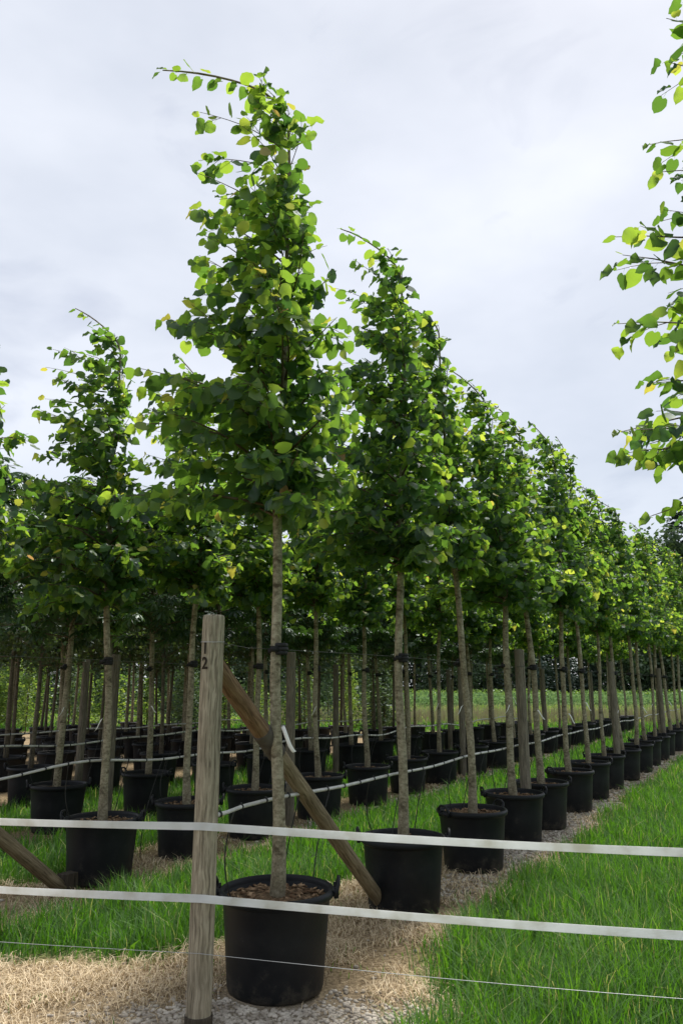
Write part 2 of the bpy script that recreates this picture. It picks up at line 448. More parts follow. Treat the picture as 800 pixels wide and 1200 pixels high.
# ------------------------------------------------------------------ ground
def covers(x, d):
    """grass weight 0..1, gravel weight 0..1 (rest: dry grass) at ground point"""
    v = rowv(x, d)
    nz = fbm(x * 1.1 + 3, d * 1.1, 3) - 0.5
    n2 = fbm(x * 3.3 + 9, d * 3.3 + 4, 2) - 0.5
    sm = lambda a, lo, hi: np.clip((a - lo) / (hi - lo), 0, 1)
    # right-hand lane
    edge = 0.50 + 0.42 * np.clip((6.2 - d) / 1.8, 0, 1) + 0.34 * nz + 0.26 * n2
    g = sm(v, edge - 0.08, edge + 0.22)
    # strip between first and second row, stops short of the fence
    w = v + 0.35 * nz + 0.15 * n2
    s1 = sm(w, -2.40, -2.15) * (1 - sm(w, -0.95, -0.72)) * sm(d + 0.5 * nz, 5.15, 5.45)
    s1 *= 1 - 0.9 * np.exp(-(((x + 1.95) / 0.55) ** 2 + ((d - 8.5) / 0.35) ** 2))
    g = np.maximum(g, s1)
    w2 = v + 0.5 * nz
    s2 = sm(w2, -4.75, -4.4) * (1 - sm(w2, -3.45, -3.1)) * sm(d, 7.0, 7.6)
    s3 = sm(w2, -7.2, -6.9) * (1 - sm(w2, -5.6, -5.3)) * 0.8
    g = np.maximum(g, np.maximum(s2, s3))
    far = sm(d - 0.0 * x, 29, 31)
    g = np.maximum(g, far * 0.9)
    # gravel: around the first pot and the bed of the rows
    gv = np.exp(-(((x + 0.42) / 0.75) ** 2 + ((d - 4.35) / 0.42) ** 2)) * 1.25
    bed = np.exp(-((v - 0.22) / 0.30) ** 2) * sm(d, 6.3, 8.0) * (0.85 + 1.2 * nz)
    bedb = np.exp(-((v + 2.35) / 0.25) ** 2) * sm(d, 8.5, 10) * 0.7
    back = (1 - sm(v, -8.6, -7.6)) * (1 - far) * 0.0
    gravel = np.clip(np.maximum(np.maximum(gv, bed), np.maximum(bedb, back)), 0, 1) * (1 - g)
    return g, gravel

def build_ground():
    xs = np.concatenate([[-900, -400, -160, -70, -40], np.arange(-24, -6, 0.6), np.arange(-6, 12, 0.12), np.arange(12, 30, 0.6), [40, 70, 160, 400, 900]])
    ys = np.concatenate([[-300, -60, -15, -4, 0, 1.5, 2.5], np.arange(3, 16, 0.12), np.arange(16, 45, 0.5), [55, 70, 100, 160, 300, 600, 1200]])
    X, Y = np.meshgrid(xs, ys)
    near = (np.abs(X) < 25) & (Y > 2.4) & (Y < 45)
    Z = np.where(near, 0.035 * (fbm(X * 1.7, Y * 1.7, 3) - 0.5), 0.0)
    g, gr = covers(X, Y)
    V = np.stack([X.ravel(), Y.ravel(), Z.ravel()], 1)
    nx, ny = len(xs), len(ys)
    i = np.arange(ny - 1)[:, None] * nx + np.arange(nx - 1)[None]
    i = i.ravel()
    F = np.concatenate([np.stack([i, i + 1, i + nx + 1], 1), np.stack([i, i + nx + 1, i + nx], 1)])
    m, n, l, out = nmat('field_ground')
    a1 = n.new('ShaderNodeAttribute'); a1.attribute_name = 'grass'
    a2 = n.new('ShaderNodeAttribute'); a2.attribute_name = 'gravel'
    tc = n.new('ShaderNodeTexCoord')
    def nz(s, d=6, r=0.6):
        q = n.new('ShaderNodeTexNoise'); q.inputs['Scale'].default_value = s; q.inputs['Detail'].default_value = d; q.inputs['Roughness'].default_value = r
        l.new(tc.outputs['Object'], q.inputs['Vector']); return q
    f1 = nz(38); f2 = nz(1.1, 4); f3 = nz(95, 3)
    straw = ramp(n, [(0.30, (0.10, 0.07, 0.04)), (0.5, (0.27, 0.20, 0.12)), (0.72, (0.46, 0.36, 0.22))]); l.new(f1.outputs['Fac'], straw.inputs['Fac'])
    grv = ramp(n, [(0.30, (0.13, 0.105, 0.075)), (0.52, (0.28, 0.24, 0.185)), (0.70, (0.44, 0.39, 0.32))]); l.new(f3.outputs['Fac'], grv.inputs['Fac'])
    grs = ramp(n, [(0.30, (0.03, 0.06, 0.012)), (0.55, (0.06, 0.125, 0.02)), (0.75, (0.11, 0.19, 0.035))]); l.new(f1.outputs['Fac'], grs.inputs['Fac'])
    m1 = n.new('ShaderNodeMix'); m1.data_type = 'RGBA'; l.new(a2.outputs['Fac'], m1.inputs[0]); l.new(straw.outputs['Color'], m1.inputs[6]); l.new(grv.outputs['Color'], m1.inputs[7])
    m2 = n.new('ShaderNodeMix'); m2.data_type = 'RGBA'; l.new(a1.outputs['Fac'], m2.inputs[0]); l.new(m1.outputs[2], m2.inputs[6]); l.new(grs.outputs['Color'], m2.inputs[7])
    hs = n.new('ShaderNodeHueSaturation'); mr = n.new('ShaderNodeMapRange')
    mr.inputs['From Min'].default_value = 0.3; mr.inputs['From Max'].default_value = 0.7; mr.inputs['To Min'].default_value = 0.75; mr.inputs['To Max'].default_value = 1.15
    l.new(f2.outputs['Fac'], mr.inputs['Value']); l.new(mr.outputs['Result'], hs.inputs['Value']); l.new(m2.outputs[2], hs.inputs['Color'])
    p = n.new('ShaderNodeBsdfPrincipled'); p.inputs['Roughness'].default_value = 0.95; p.inputs['Specular IOR Level'].default_value = 0.1
    l.new(hs.outputs['Color'], p.inputs['Base Color'])
    b = n.new('ShaderNodeBump'); b.inputs['Strength'].default_value = 0.9; b.inputs['Distance'].default_value = 0.02
    l.new(f1.outputs['Fac'], b.inputs['Height']); l.new(b.outputs['Normal'], p.inputs['Normal'])
    l.new(p.outputs[0], out.inputs['Surface'])
    me = make_mesh('ground', V, F, m, True, {'grass': g.ravel(), 'gravel': gr.ravel()})
    tag(mesh_obj('ground', me), 'nursery ground of dry grass, gravel beds and green strips', None, None, 'structure')

def gz(x, y): return 0.035 * (fbm(x * 1.7, y * 1.7, 3) - 0.5)

build_ground()

# all pot positions (to keep blades out of them) filled further down, needed by the scatter
RNG = np.random.RandomState(11)
A_D = [4.9, 6.5, 7.88, 9.06, 10.05, 11.35, 12.55, 13.75]
while A_D[-1] < 33: A_D.append(A_D[-1] + 1.26)
ROWS = {'A': A_D}
B_D = [5.9, 7.4, 8.42, 9.45, 10.72, 11.95]
while B_D[-1] < 30: B_D.append(B_D[-1] + 1.27)
ROWS['B'] = B_D
C_D = [8.5, 9.79, 11.06]
while C_D[-1] < 25.5: C_D.append(C_D[-1] + 1.28)
ROWS['C'] = C_D
for k, d0, d1 in (('D', 10.6, 23.5), ('E', 12.4, 22.8), ('F', 14.6, 23.0), ('G', 16.6, 23.2), ('H', 18.6, 24.5), ('I', 20.6, 25.5)):
    L = [d0]
    while L[-1] < d1: L.append(L[-1] + (1.2 if k == 'D' else 1.0))
    ROWS[k] = L
POTS = []
for k, L in ROWS.items():
    for i, d in enumerate(L):
        jx = 0.03 if (k, i) == ('A', 0) else 0.0 if (k in 'AB' and i < 6) else RNG.uniform(-0.05, 0.05)
        POTS.append((k, i, rowx(d, OFF[k]) + jx, d))
POTS.append(('R', 0, 2.16, 3.2)); POTS.append(('R', 1, 3.15, 4.8))
PXY = np.array([(p[2], p[3]) for p in POTS])

def in_pot(x, y, r=0.31):
    h = np.zeros(len(x), bool)
    for px, py in PXY: h |= (x - px) ** 2 + (y - py) ** 2 < r * r
    return h

def in_view(x, y, pad=0.06, top=0.35):
    """keeps what this part of the nursery could show from about here (with a margin for a side step)"""
    return (x > -0.52 * y - 0.9) & (x < 0.54 * y + 1.1)

def scatter(n, d0, d1, x0, x1, rs):
    d = rs.uniform(d0, d1, n); x = rs.uniform(x0, x1, n)
    k = in_view(x, d)
    x, d = x[k], d[k]
    k = ~in_pot(x, d)
    return x[k], d[k]

def blades(x, y, h, w, lean, tint, rs, curl=1.0):
    n = len(x)
    a = rs.uniform(0, 2 * math.pi, n)
    fx, fy = np.cos(a), np.sin(a)                    # lean direction
    b = a + math.pi / 2 + rs.uniform(-.5, .5, n)
    wx, wy = np.cos(b) * w / 2, np.sin(b) * w / 2
    z0 = gz(x, y) - 0.01
    m1 = lean * h * 0.30; m2 = lean * h * curl
    h1 = h * 0.58; h2 = h * np.sqrt(np.clip(1 - 0.45 * (lean * curl) ** 2, 0.15, 1))
    P = np.empty((n, 5, 3), np.float32)
    P[:, 0] = np.stack([x - wx, y - wy, z0], 1); P[:, 1] = np.stack([x + wx, y + wy, z0], 1)
    P[:, 2] = np.stack([x - wx * .8 + fx * m1, y - wy * .8 + fy * m1, z0 + h1], 1)
    P[:, 3] = np.stack([x + wx * .8 + fx * m1, y + wy * .8 + fy * m1, z0 + h1], 1)
    P[:, 4] = np.stack([x + fx * m2, y + fy * m2, z0 + h2], 1)
    base = np.arange(n)[:, None] * 5
    F = np.concatenate([base + [0, 1, 3], base + [0, 3, 2], base + [2, 3, 4]])
    return P.reshape(-1, 3), F, np.repeat(tint, 5)

def build_grass():
    rs = np.random.RandomState(5)
    for name, label, side in (('lane_grass', 'lush green grass of the wide lane beside the row of pots', 1),
                              ('strip_grass', 'green grass growing in strips between the rows of pots', -1)):
        G = Geo()
        for d0, d1, dens, ws in ((3.4, 7.5, 3600, 1.0), (7.5, 13, 1500, 1.45), (13, 22, 620, 2.2), (22, 36, 230, 3.6)):
            if side > 0: x0, x1 = 0.0, 0.54 * d1 + 1.1
            else: x0, x1 = -0.52 * d1 - 0.9, 0.45 * d1
            n = int(dens * (d1 - d0) * (x1 - x0) * (1.0 if side > 0 else 0.9))
            x, y = scatter(n, d0, d1, x0, x1, rs)
            v = rowv(x, y)
            k = (v > 0.1) if side > 0 else (v < 0.1)
            x, y, v = x[k], y[k], v[k]
            g, _ = covers(x, y)
            cl = np.clip(.5 + 1.5 * (.6 * fbm(x * 2.6 + 5, y * 2.6, 3) + .4 * fbm(x * 7 + 1, y * 7, 2) - .5), 0, 1)
            k = rs.rand(len(x)) < g * np.clip(0.30 + 1.1 * cl, 0, 1)
            x, y, g, cl = x[k], y[k], g[k], cl[k]
            h = (0.08 + 0.21 * rs.rand(len(x)) ** 1.6) * (0.5 + 1.0 * cl) * (0.45 + 0.55 * g)
            if side < 0: h *= 0.85
            w = rs.uniform(0.0045, 0.0095, len(x)) * ws
            lean = rs.uniform(0.1, 0.95, len(x))
            tint = np.clip(0.02 + 0.62 * cl * rs.rand(len(x)) + 0.25 * rs.rand(len(x)) ** 3, 0, 0.86)
            tint[rs.rand(len(x)) < 0.05] = 0.95
            G.add(*blades(x, y, h, w, lean, tint, rs))
        # taller seed stalks and broad weed leaves close by
        x, y = scatter(2600 if side > 0 else 1500, 3.4, 9, -4, 6, rs)
        g, _ = covers(x, y); v = rowv(x, y)
        k = (g > 0.6) & ((v > 0.1) if side > 0 else (v < 0.1)) & (rs.rand(len(x)) < 0.3)
        x, y = x[k], y[k]
        G.add(*blades(x, y, rs.uniform(0.06, 0.17, len(x)), rs.uniform(0.022, 0.045, len(x)), rs.uniform(0.5, 1.1, len(x)), rs.uniform(0.3, 0.7, len(x)), rs))
        me = G.mesh(name, M['grass'], True, 'tint')
        tag(mesh_obj(name, me), label, 'grass', None, 'stuff')

def build_straw():
    rs = np.random.RandomState(9)
    G = Geo()
    for d0, d1, dens, ws in ((3.4, 6.5, 5200, 1.0), (6.5, 11, 2000, 1.5), (11, 20, 420, 2.6)):
        x0, x1 = -0.52 * d1 - .9, 0.5 * d1
        x, y = scatter(int(dens * (d1 - d0) * (x1 - x0)), d0, d1, x0, x1, rs)
        g, gr = covers(x, y)
        v = rowv(x, y)
        cl = fbm(x * 3.1 + 2, y * 3.1 + 8, 3)
        k = (rs.rand(len(x)) < (1 - g) * (1 - 0.93 * gr) * np.clip(cl * 2.6 - 0.85, 0.04, 0.85)) & (v < 1.4) & (v > -4)
        x, y, cl = x[k], y[k], cl[k]
        h = rs.uniform(0.02, 0.085, len(x)) * (0.3 + 1.5 * cl)
        w = rs.uniform(0.003, 0.0065, len(x)) * ws
        tint = np.clip(0.1 + 0.9 * rs.rand(len(x)) * (0.4 + 0.9 * cl), 0, 0.9)
        G.add(*blades(x, y, h, w, rs.uniform(0.8, 2.2, len(x)), tint, rs, 1.0))
    gx, gy = scatter(9000, 3.4, 8.5, -5, 3, rs)
    gg, gr = covers(gx, gy); cl = fbm(gx * 1.9 + 40, gy * 1.9, 2)
    k = (gg < .3) & (gr < .5) & (rs.rand(len(gx)) < np.clip(cl * 2.6 - 1.1, 0.02, 1)) & (rowv(gx, gy) < 1.2)
    gx, gy = gx[k], gy[k]
    H2 = Geo(); H2.add(*blades(gx, gy, rs.uniform(.03, .10, len(gx)), rs.uniform(.004, .008, len(gx)), rs.uniform(.3, 1.2, len(gx)), rs.uniform(.3, .95, len(gx)), rs))
    tag(mesh_obj('weed_sprouts', H2.mesh('weed_sprouts', M['grass'], True, 'tint')), 'small green sprouts scattered through the dry grass', 'weeds', None, 'stuff')
    tag(mesh_obj('dry_grass', G.mesh('dry_grass', M['straw'], True, 'tint')), 'matted dry yellow grass on the ground around the pots', 'dry grass', None, 'stuff')

def build_gravel():
    rs = np.random.RandomState(3)
    t = (1 + 5 ** .5) / 2
    iv = np.array([(-1, t, 0), (1, t, 0), (-1, -t, 0), (1, -t, 0), (0, -1, t), (0, 1, t), (0, -1, -t), (0, 1, -t), (t, 0, -1), (t, 0, 1), (-t, 0, -1), (-t, 0, 1)]) / 1.9
    fi = np.array([(0, 11, 5), (0, 5, 1), (0, 1, 7), (0, 7, 10), (0, 10, 11), (1, 5, 9), (5, 11, 4), (11, 10, 2), (10, 7, 6), (7, 1, 8), (3, 9, 4), (3, 4, 2), (3, 2, 6), (3, 6, 8), (3, 8, 9), (4, 9, 5), (2, 4, 11), (6, 2, 10), (8, 6, 7), (9, 8, 1)])
    Vs, Fs, n0 = [], [], 0
    for d0, d1, dens, sz in ((3.5, 6.0, 2600, 0.013), (6.0, 12, 900, 0.018), (12, 20, 160, 0.028)):
        x0, x1 = -0.52 * d1 - .9, 0.5 * d1
        x, y = scatter(int(dens * (d1 - d0) * (x1 - x0)), d0, d1, x0, x1, rs)
        g, gr = covers(x, y); v = rowv(x, y)
        k = (rs.rand(len(x)) < np.clip(gr * 1.5 - 0.12, 0.012, 1)) & (g < 0.3) & (v < 1.2) & (v > -3.6)
        x, y = x[k], y[k]; n = len(x)
        s = sz * rs.uniform(0.5, 1.35, n)
        S = np.stack([s * rs.uniform(.8, 1.3, n), s * rs.uniform(.8, 1.3, n), s * rs.uniform(.45, .8, n)], 1)
        a = rs.uniform(0, 6.28, n); ca, sa = np.cos(a), np.sin(a)
        P = iv[None] * (1 + 0.25 * (rs.rand(n, 12, 1) - .5)) * S[:, None]
        Q = np.stack([P[..., 0] * ca[:, None] - P[..., 1] * sa[:, None] + x[:, None], P[..., 0] * sa[:, None] + P[..., 1] * ca[:, None] + y[:, None], P[..., 2] + (gz(x, y) + S[:, 2] * .35)[:, None]], 2)
        Vs.append(Q.reshape(-1, 3)); Fs.append((fi[None] + (np.arange(n) * 12)[:, None, None]).reshape(-1, 3) + n0); n0 += n * 12
    me = make_mesh('gravel', np.vstack(Vs), np.vstack(Fs), M['pebble'], True)
    tag(mesh_obj('gravel', me), 'pale grey gravel pebbles around the front pot and along the beds', 'gravel', None, 'stuff')

build_grass(); build_straw(); build_gravel()

# ------------------------------------------------------------------ leaves
def leaf_proto():
    mid = [(0, .05), (0, .22), (0, .46), (0, .74), (0, 1.04)]
    side = [(.17, -.07), (.34, -.01), (.46, .14), (.515, .33), (.49, .53), (.40, .71), (.27, .86), (.11, .95)]
    fz = lambda x, y: 0.24 * abs(x) ** 1.2 - 0.24 * y * y + 0.09 * math.sin(8 * y + 2 * x) * abs(x) * 2
    V = [(x, y, fz(x, y)) for x, y in mid]
    for sg in (1, -1):
        V += [(sg * x * (1 + .025 * (1 - 2 * ((i + (sg > 0)) % 2))), y, fz(sg * x, y)) for i, (x, y) in enumerate(side)]
    V += [(-.014, -.42, .03), (.014, -.42, .03), (.010, .06, 0.0)]          # leaf stalk
    F = []
    for o, flip in ((5, False), (13, True)):
        T = [(0, o, o + 1), (0, o + 1, o + 2), (0, o + 2, 1), (1, o + 2, o + 3), (1, o + 3, 2), (2, o + 3, o + 4), (2, o + 4, o + 5), (2, o + 5, 3), (3, o + 5, o + 6), (3, o + 6, o + 7), (3, o + 7, 4)]
        F += [t[::-1] if flip else t for t in T]
    F += [(21, 22, 23), (21, 23, 0)]
    return np.array(V, float), np.array(F)
LEAF_V, LEAF_F = leaf_proto()

def simple_leaf():
    V = np.array([(0, 0, 0), (.42, .35, .06), (0, 1, -.12), (-.42, .35, .06), (0, .45, -.02)], float)
    return V, np.array([(0, 1, 4), (1, 2, 4), (4, 2, 3), (0, 4, 3)])
SLEAF = simple_leaf()

def palmate():
    V, F = [], []
    for k, a in enumerate(np.linspace(-2.0, 2.0, 7)):
        L = 1.0 - 0.10 * abs(a); w = 0.17 * L
        c, s = math.cos(a), math.sin(a)
        pts = [(0, 0.03, 0), (w * .5, L * .4, -.02), (w, L * .72, -.14), (0, L, -.34), (-w, L * .72, -.14), (-w * .5, L * .4, -.02), (0, L * .6, -.14)]
        b = len(V)
        V += [(x * c + y * s, -x * s + y * c, z) for x, y, z in pts]
        F += [(b, b + 1, b + 6), (b + 1, b + 2, b + 6), (b + 2, b + 3, b + 6), (b + 3, b + 4, b + 6), (b + 4, b + 5, b + 6), (b + 5, b, b + 6)]
    return np.array(V, float), np.array(F)
PALM = palmate()

def leaf_frames(ax, nr):
    ax = ax / (np.linalg.norm(ax, axis=1)[:, None] + 1e-9)
    nr = nr - ax * (nr * ax).sum(1)[:, None]
    nr = nr / (np.linalg.norm(nr, axis=1)[:, None] + 1e-9)
    sx = np.cross(ax, nr)
    return np.stack([sx, ax, nr], 2)                 # columns

def leaf_mesh(name, L, proto, mat):
    """L dict pos, ax, nr, size, tint"""
    V, F = proto
    n = len(L['pos'])
    R = leaf_frames(L['ax'], L['nr'])
    VV = np.repeat(V[None], n, 0)
    if 'sc' in L: VV = VV * L['sc'][:, None, :]
    P = np.einsum('nij,nvj->nvi', R, VV) * L['size'][:, None, None] + L['pos'][:, None]
    FF = (F[None] + (np.arange(n) * len(V))[:, None, None]).reshape(-1, 3)
    return make_mesh(name, P.reshape(-1, 3), FF, mat, True, {'tint': np.repeat(L['tint'], len(V))})

LEAF_SINGLE = {}
def leaf_single(t):
    k = int(min(0.99, max(0, t)) * 12)
    if k not in LEAF_SINGLE:
        LEAF_SINGLE[k] = make_mesh('leaf', LEAF_V, LEAF_F, M['linden'], True, {'tint': np.full(len(LEAF_V), (k + .5) / 12 - 0.04)})
    return LEAF_SINGLE[k]

WIND = np.array([-1.0, -0.15, 0.0])

def linden(seed, H=5.1, zb=2.25, reach=1.0, nbr=74, bend=0.45, wind=1.0, lsz=0.104, spread=None, inner=260, asym=0.36, r0=0.0375):
    """returns trunk Geo, twig Geo, leaf dict; origin = soil level"""
    rs = np.random.RandomState(seed)
    trunk, twigs = Geo(), Geo()
    Lp, La, Ln, Ls, Lt = [], [], [], [], []
    # leader
    zs = list(np.linspace(-0.12, H - 0.45, 20))
    
    ph = rs.uniform(0, 6, 4)
    wig = lambda z: np.array([0.022 * math.sin(z * 1.5 + ph[0]) + 0.010 * math.sin(z * 4 + ph[1]), 0.02 * math.sin(z * 1.3 + ph[2]), z])
    pts = [wig(z) for z in zs]
    o = pts[0] * [1, 1, 0]; pts = [p - o for p in pts]
    d = np.array([0.04, 0, 1.0]); nb = 9
    for i in range(nb):
        d = d + WIND * bend * (.55 if 0 < i < 4 else .10) + np.array([0, rs.uniform(-.1, .1), -0.03 * bend * i / 2])
        d /= np.linalg.norm(d)
        pts.append(pts[-1] + d * (0.45 + 0.65 * bend) / nb)
    pts = np.array(pts)
    s = np.linspace(0, 1, len(pts))
    zz = pts[:, 2]
    R = np.interp(zz, [-.12, 0.05, 0.35, zb, H * .8, H], [r0 * 1.35, r0 * 1.25, r0, r0 * .78, r0 * .34, 0.007])
    R = np.minimum(R, np.interp(s, [0.62, 1.0], [r0 * .6, 0.004]) + (s < .62))
    trunk.add(*tube(pts, R, 12))
    def leaf(p, ax, nr, size, t):
        Lp.append(p); La.append(ax); Ln.append(nr); Ls.append(size); Lt.append(t)
    def leafy(P, Rr, start, step, tip, young):
        """leaves along a polyline"""
        seg = np.linalg.norm(np.diff(P, axis=0), axis=1); cum = np.concatenate([[0], np.cumsum(seg)])
        tot = cum[-1]; q = start * tot; side = rs.choice([-1, 1])
        while q < tot + 0.01:
            qq = min(q, tot - 1e-4)
            i = min(np.searchsorted(cum, qq, 'right') - 1, len(P) - 2)
            p = P[i] + (P[i + 1] - P[i]) * (qq - cum[i]) / (seg[i] + 1e-9)
            t = (P[i + 1] - P[i]) / (seg[i] + 1e-9)
            sd_ = np.cross(t, [0, 0, 1]); sd_ /= np.linalg.norm(sd_) + 1e-6
            f = qq / tot
            ax = 0.45 * t + side * 0.75 * sd_ + WIND * 0.38 * wind + np.array([0, 0, -0.42]) + rs.normal(0, .34, 3)
            ax /= np.linalg.norm(ax)
            nr = np.array([0, 0, 0.85]) - WIND * 0.15 + rs.normal(0, .52, 3)
            sz = lsz * rs.uniform(.72, 1.18) * (1 - 0.42 * f ** 4 * tip)
            tt = 0.02 + 0.58 * rs.rand() ** 1.5 + young * 0.45 * f ** 2 * rs.uniform(.1, 1.1)
            if f > .93 and rs.rand() < .22 * young: tt = rs.uniform(.82, .93)
            elif rs.rand() < .006: tt = rs.uniform(.80, .86)
            leaf(p + ax * sz * 0.42, ax, nr, sz, tt)
            side = -side; q += step * rs.uniform(.7, 1.35)
    nb_ = nbr
    for i in range(nb_):
        sft = ((i + rs.rand()) / nb_) ** 1.30
        z = zb + (H - 0.15 - zb) * sft
        k = np.argmin(np.abs(pts[:20, 2] - z)) if z < H - .5 else 19 + int(min(nb, max(0, (z - H + .5) / .5 * nb * .6)))
        k = min(k, len(pts) - 1)
        p = pts[k].copy()
        if z < H - .5: p[2] = z
        az = i * 2.39996 + rs.uniform(-.4, .4)
        outd = np.array([math.cos(az), math.sin(az), 0])
        base = np.interp(sft, [0, .08, .22, .4, .6, .8, .93, 1], [.78, 1.06, 1.08, .84, .60, .46, .32, .18]) * reach
        wf = float(np.dot(outd, WIND))
        asy = asym + .34 * max(0, sft - .35) / .65
        Lb = base * max(.12, 0.86 + asy * wf) * rs.uniform(.72, 1.18) * (1.45 if (sft > .4 and rs.rand() < .22) else 1.0)
        if spread is not None: Lb *= spread(z, az)
        Lb = min(Lb, 1.0 if sft < .35 else .74) * (.62 if sft > .86 else 1.0)
        el = rad(rs.uniform(10, 36) + 26 * sft)
        d = outd * math.cos(el) + np.array([0, 0, math.sin(el)])
        P = [p]; ns = 7
        for j in range(ns):
            d = d + WIND * 0.10 * wind * (0.3 + sft) + np.array([0, 0, -0.045 - 0.03 * (1 - sft)]) + rs.normal(0, .05, 3)
            d /= np.linalg.norm(d)
            P.append(P[-1] + d * Lb / ns)
        P = np.array(P)
        rb = max(0.0035, 0.011 * (1 - .65 * sft) * (Lb / .8) ** .5)
        twigs.add(*tube(P, np.linspace(rb, 0.0016, len(P)), 5, False))
        young = np.interp(sft, [0, .5, 1], [.5, .8, 1.0])
        leafy(P, None, 0.14, 0.044 + .030 * sft, 1.0, young)
        for f in (.22, .36, .5, .64, .78):
            if rs.rand() > .92 - .62 * sft: continue
            j = min(int(f * ns), ns - 1)
            b0 = P[j] + (P[j + 1] - P[j]) * (f * ns - j)
            t = P[j + 1] - P[j]; t /= np.linalg.norm(t)
            sd_ = np.cross(t, [0, 0, 1]); sd_ /= np.linalg.norm(sd_) + 1e-6
            dd = t * .55 + sd_ * rs.choice([-1, 1]) * rs.uniform(.6, 1) + np.array([0, 0, rs.uniform(-.35, .35)]) + WIND * .25 * wind
            dd /= np.linalg.norm(dd)
            Lt_ = Lb * rs.uniform(.22, .42) * (1.1 - .4 * f)
            Q = [b0]
            for u in range(3):
                dd = dd + WIND * .08 * wind + np.array([0, 0, -.10]) + rs.normal(0, .06, 3); dd /= np.linalg.norm(dd)
                Q.append(Q[-1] + dd * Lt_ / 3)
            Q = np.array(Q)
            twigs.add(*tube(Q, np.linspace(.0028, .0012, 4), 4, False))
            leafy(Q, None, .2, .045, .8, young * .8)
    # bent leader
    leafy(pts[int(len(pts) * .66):], None, .0, .05, 1.0, .8)
    # inner foliage close to the stem
    for i in range(inner):
        z = zb + .1 + (H - zb - 1.0) * rs.rand() ** 1.7
        a = rs.uniform(0, 6.28); r = rs.uniform(.03, .34) * np.interp(z, [zb, zb + .5, H - 1], [.8, 1, .5])
        p = np.array([math.cos(a) * r - .04, math.sin(a) * r, z + rs.uniform(-.05, .1)])
        ax = np.array([math.cos(a), math.sin(a), -.5]) + rs.normal(0, .5, 3)
        leaf(p, ax, np.array([0, 0, .7]) + rs.normal(0, .6, 3), lsz * rs.uniform(.7, 1.1), .02 + .33 * rs.rand())
    return trunk, twigs, dict(pos=np.array(Lp), ax=np.array(La), nr=np.array(Ln), size=np.array(Ls), tint=np.array(Lt), sc=np.stack([rs.uniform(.72, 1.06, len(Ls)), rs.uniform(.85, 1.1, len(Ls)), rs.uniform(-.6, 2.4, len(Ls))], 1))

def tie_and_tag(root, zw, rtrunk, seed, withtag=True, first=False):
    """black band tying the stem to the row wire, white strip label"""
    root_children = []
    g = Geo()
    for dz, rr in ((-.022, .006), (.0, .010), (.024, .007)):
        V, F = lathe([(rtrunk + .001, dz - .014), (rtrunk + rr, dz - .011), (rtrunk + rr + .002, dz), (rtrunk + rr, dz + .011), (rtrunk + .001, dz + .014)], 14)
        g.add(V, F)
    V, F = box((-.06, -.035, 0), (.05, .03, .035)); g.add(V + [0.02, 0, zw * 0], F)
    V, F = box((-rtrunk - .02, 0, -.01), (.05, .022, .03)); g.add(V, F)
    me = g.mesh('tie_strap', M['strap'], True)
    o = mesh_obj('tie_strap', me, root, (0, 0, zw)); root_children.append(o)
    if withtag:
        rs = np.random.RandomState(seed)
        n = 9; P = []
        sgn = 1 if first or rs.rand() < .5 else -1
        ln = .13 if first else rs.uniform(.07, .13)
        for i in range(n):
            f = i / (n - 1)
            P.append((sgn * (.01 + .075 * f ** 1.6), -rtrunk - .008 - .035 * math.sin(f * 2.6), -ln * f + .02 * math.sin(f * 5)))
        P = np.array(P); w = .011 if first else .0065
        V = np.vstack([P + [-w, 0, -.004], P + [w, 0, .004], P + [-w, .0015, -.004], P + [w, .0015, .004]])
        F = []
        for i in range(n - 1):
            for a, b in ((0, n), (3 * n, 2 * n), (n, 3 * n), (2 * n, 0)):
                F += [(a + i, b + i, b + i + 1), (a + i, b + i + 1, a + i + 1)]
        o = mesh_obj('paper_tag', make_mesh('paper_tag', V, F, M['tag'], True), root, (.012, 0, .97) if first else (0, 0, rs.uniform(.72, 1.12)))
    return root

# ------------------------------------------------------------------ pots
def pot_meshes():
    prof = [(0.0, 0.0), (0.25, 0.0), (0.268, 0.008), (0.276, 0.03), (0.300, 0.34), (0.312, 0.475), (0.316, 0.482), (0.322, 0.49)]
    body = prof + [(0.322, 0.505), (0.306, 0.505), (0.300, 0.44), (0.0, 0.43)]
    V, F = lathe(body, 56)
    B = make_mesh('pot_body', V, F, M['pot'], True)
    rim = [(0.307, 0.490), (0.326, 0.489), (0.337, 0.500), (0.339, 0.522), (0.333, 0.536), (0.322, 0.540), (0.312, 0.535), (0.307, 0.520), (0.307, 0.490)]
    V, F = lathe(rim, 56)
    Rm = make_mesh('rim', V, F, M['pot'], True)
    # lug handle on +X: two upright ears and a bar
    g = Geo()
    P = [(.330, -.070, .505), (.352, -.066, .530), (.360, -.058, .566), (.362, -.03, .586), (.362, .03, .586), (.360, .058, .566), (.352, .066, .530), (.330, .070, .505)]
    g.add(*tube(P, .011, 8))
    g.add(*box((.345, 0, .512), (.035, .13, .022)))
    for yy in (-.062, .062): g.add(*box((.347, yy, .520), (.028, .014, .06)))
    Hn = g.mesh('handle', M['pot'], True)
    return B, Rm, Hn

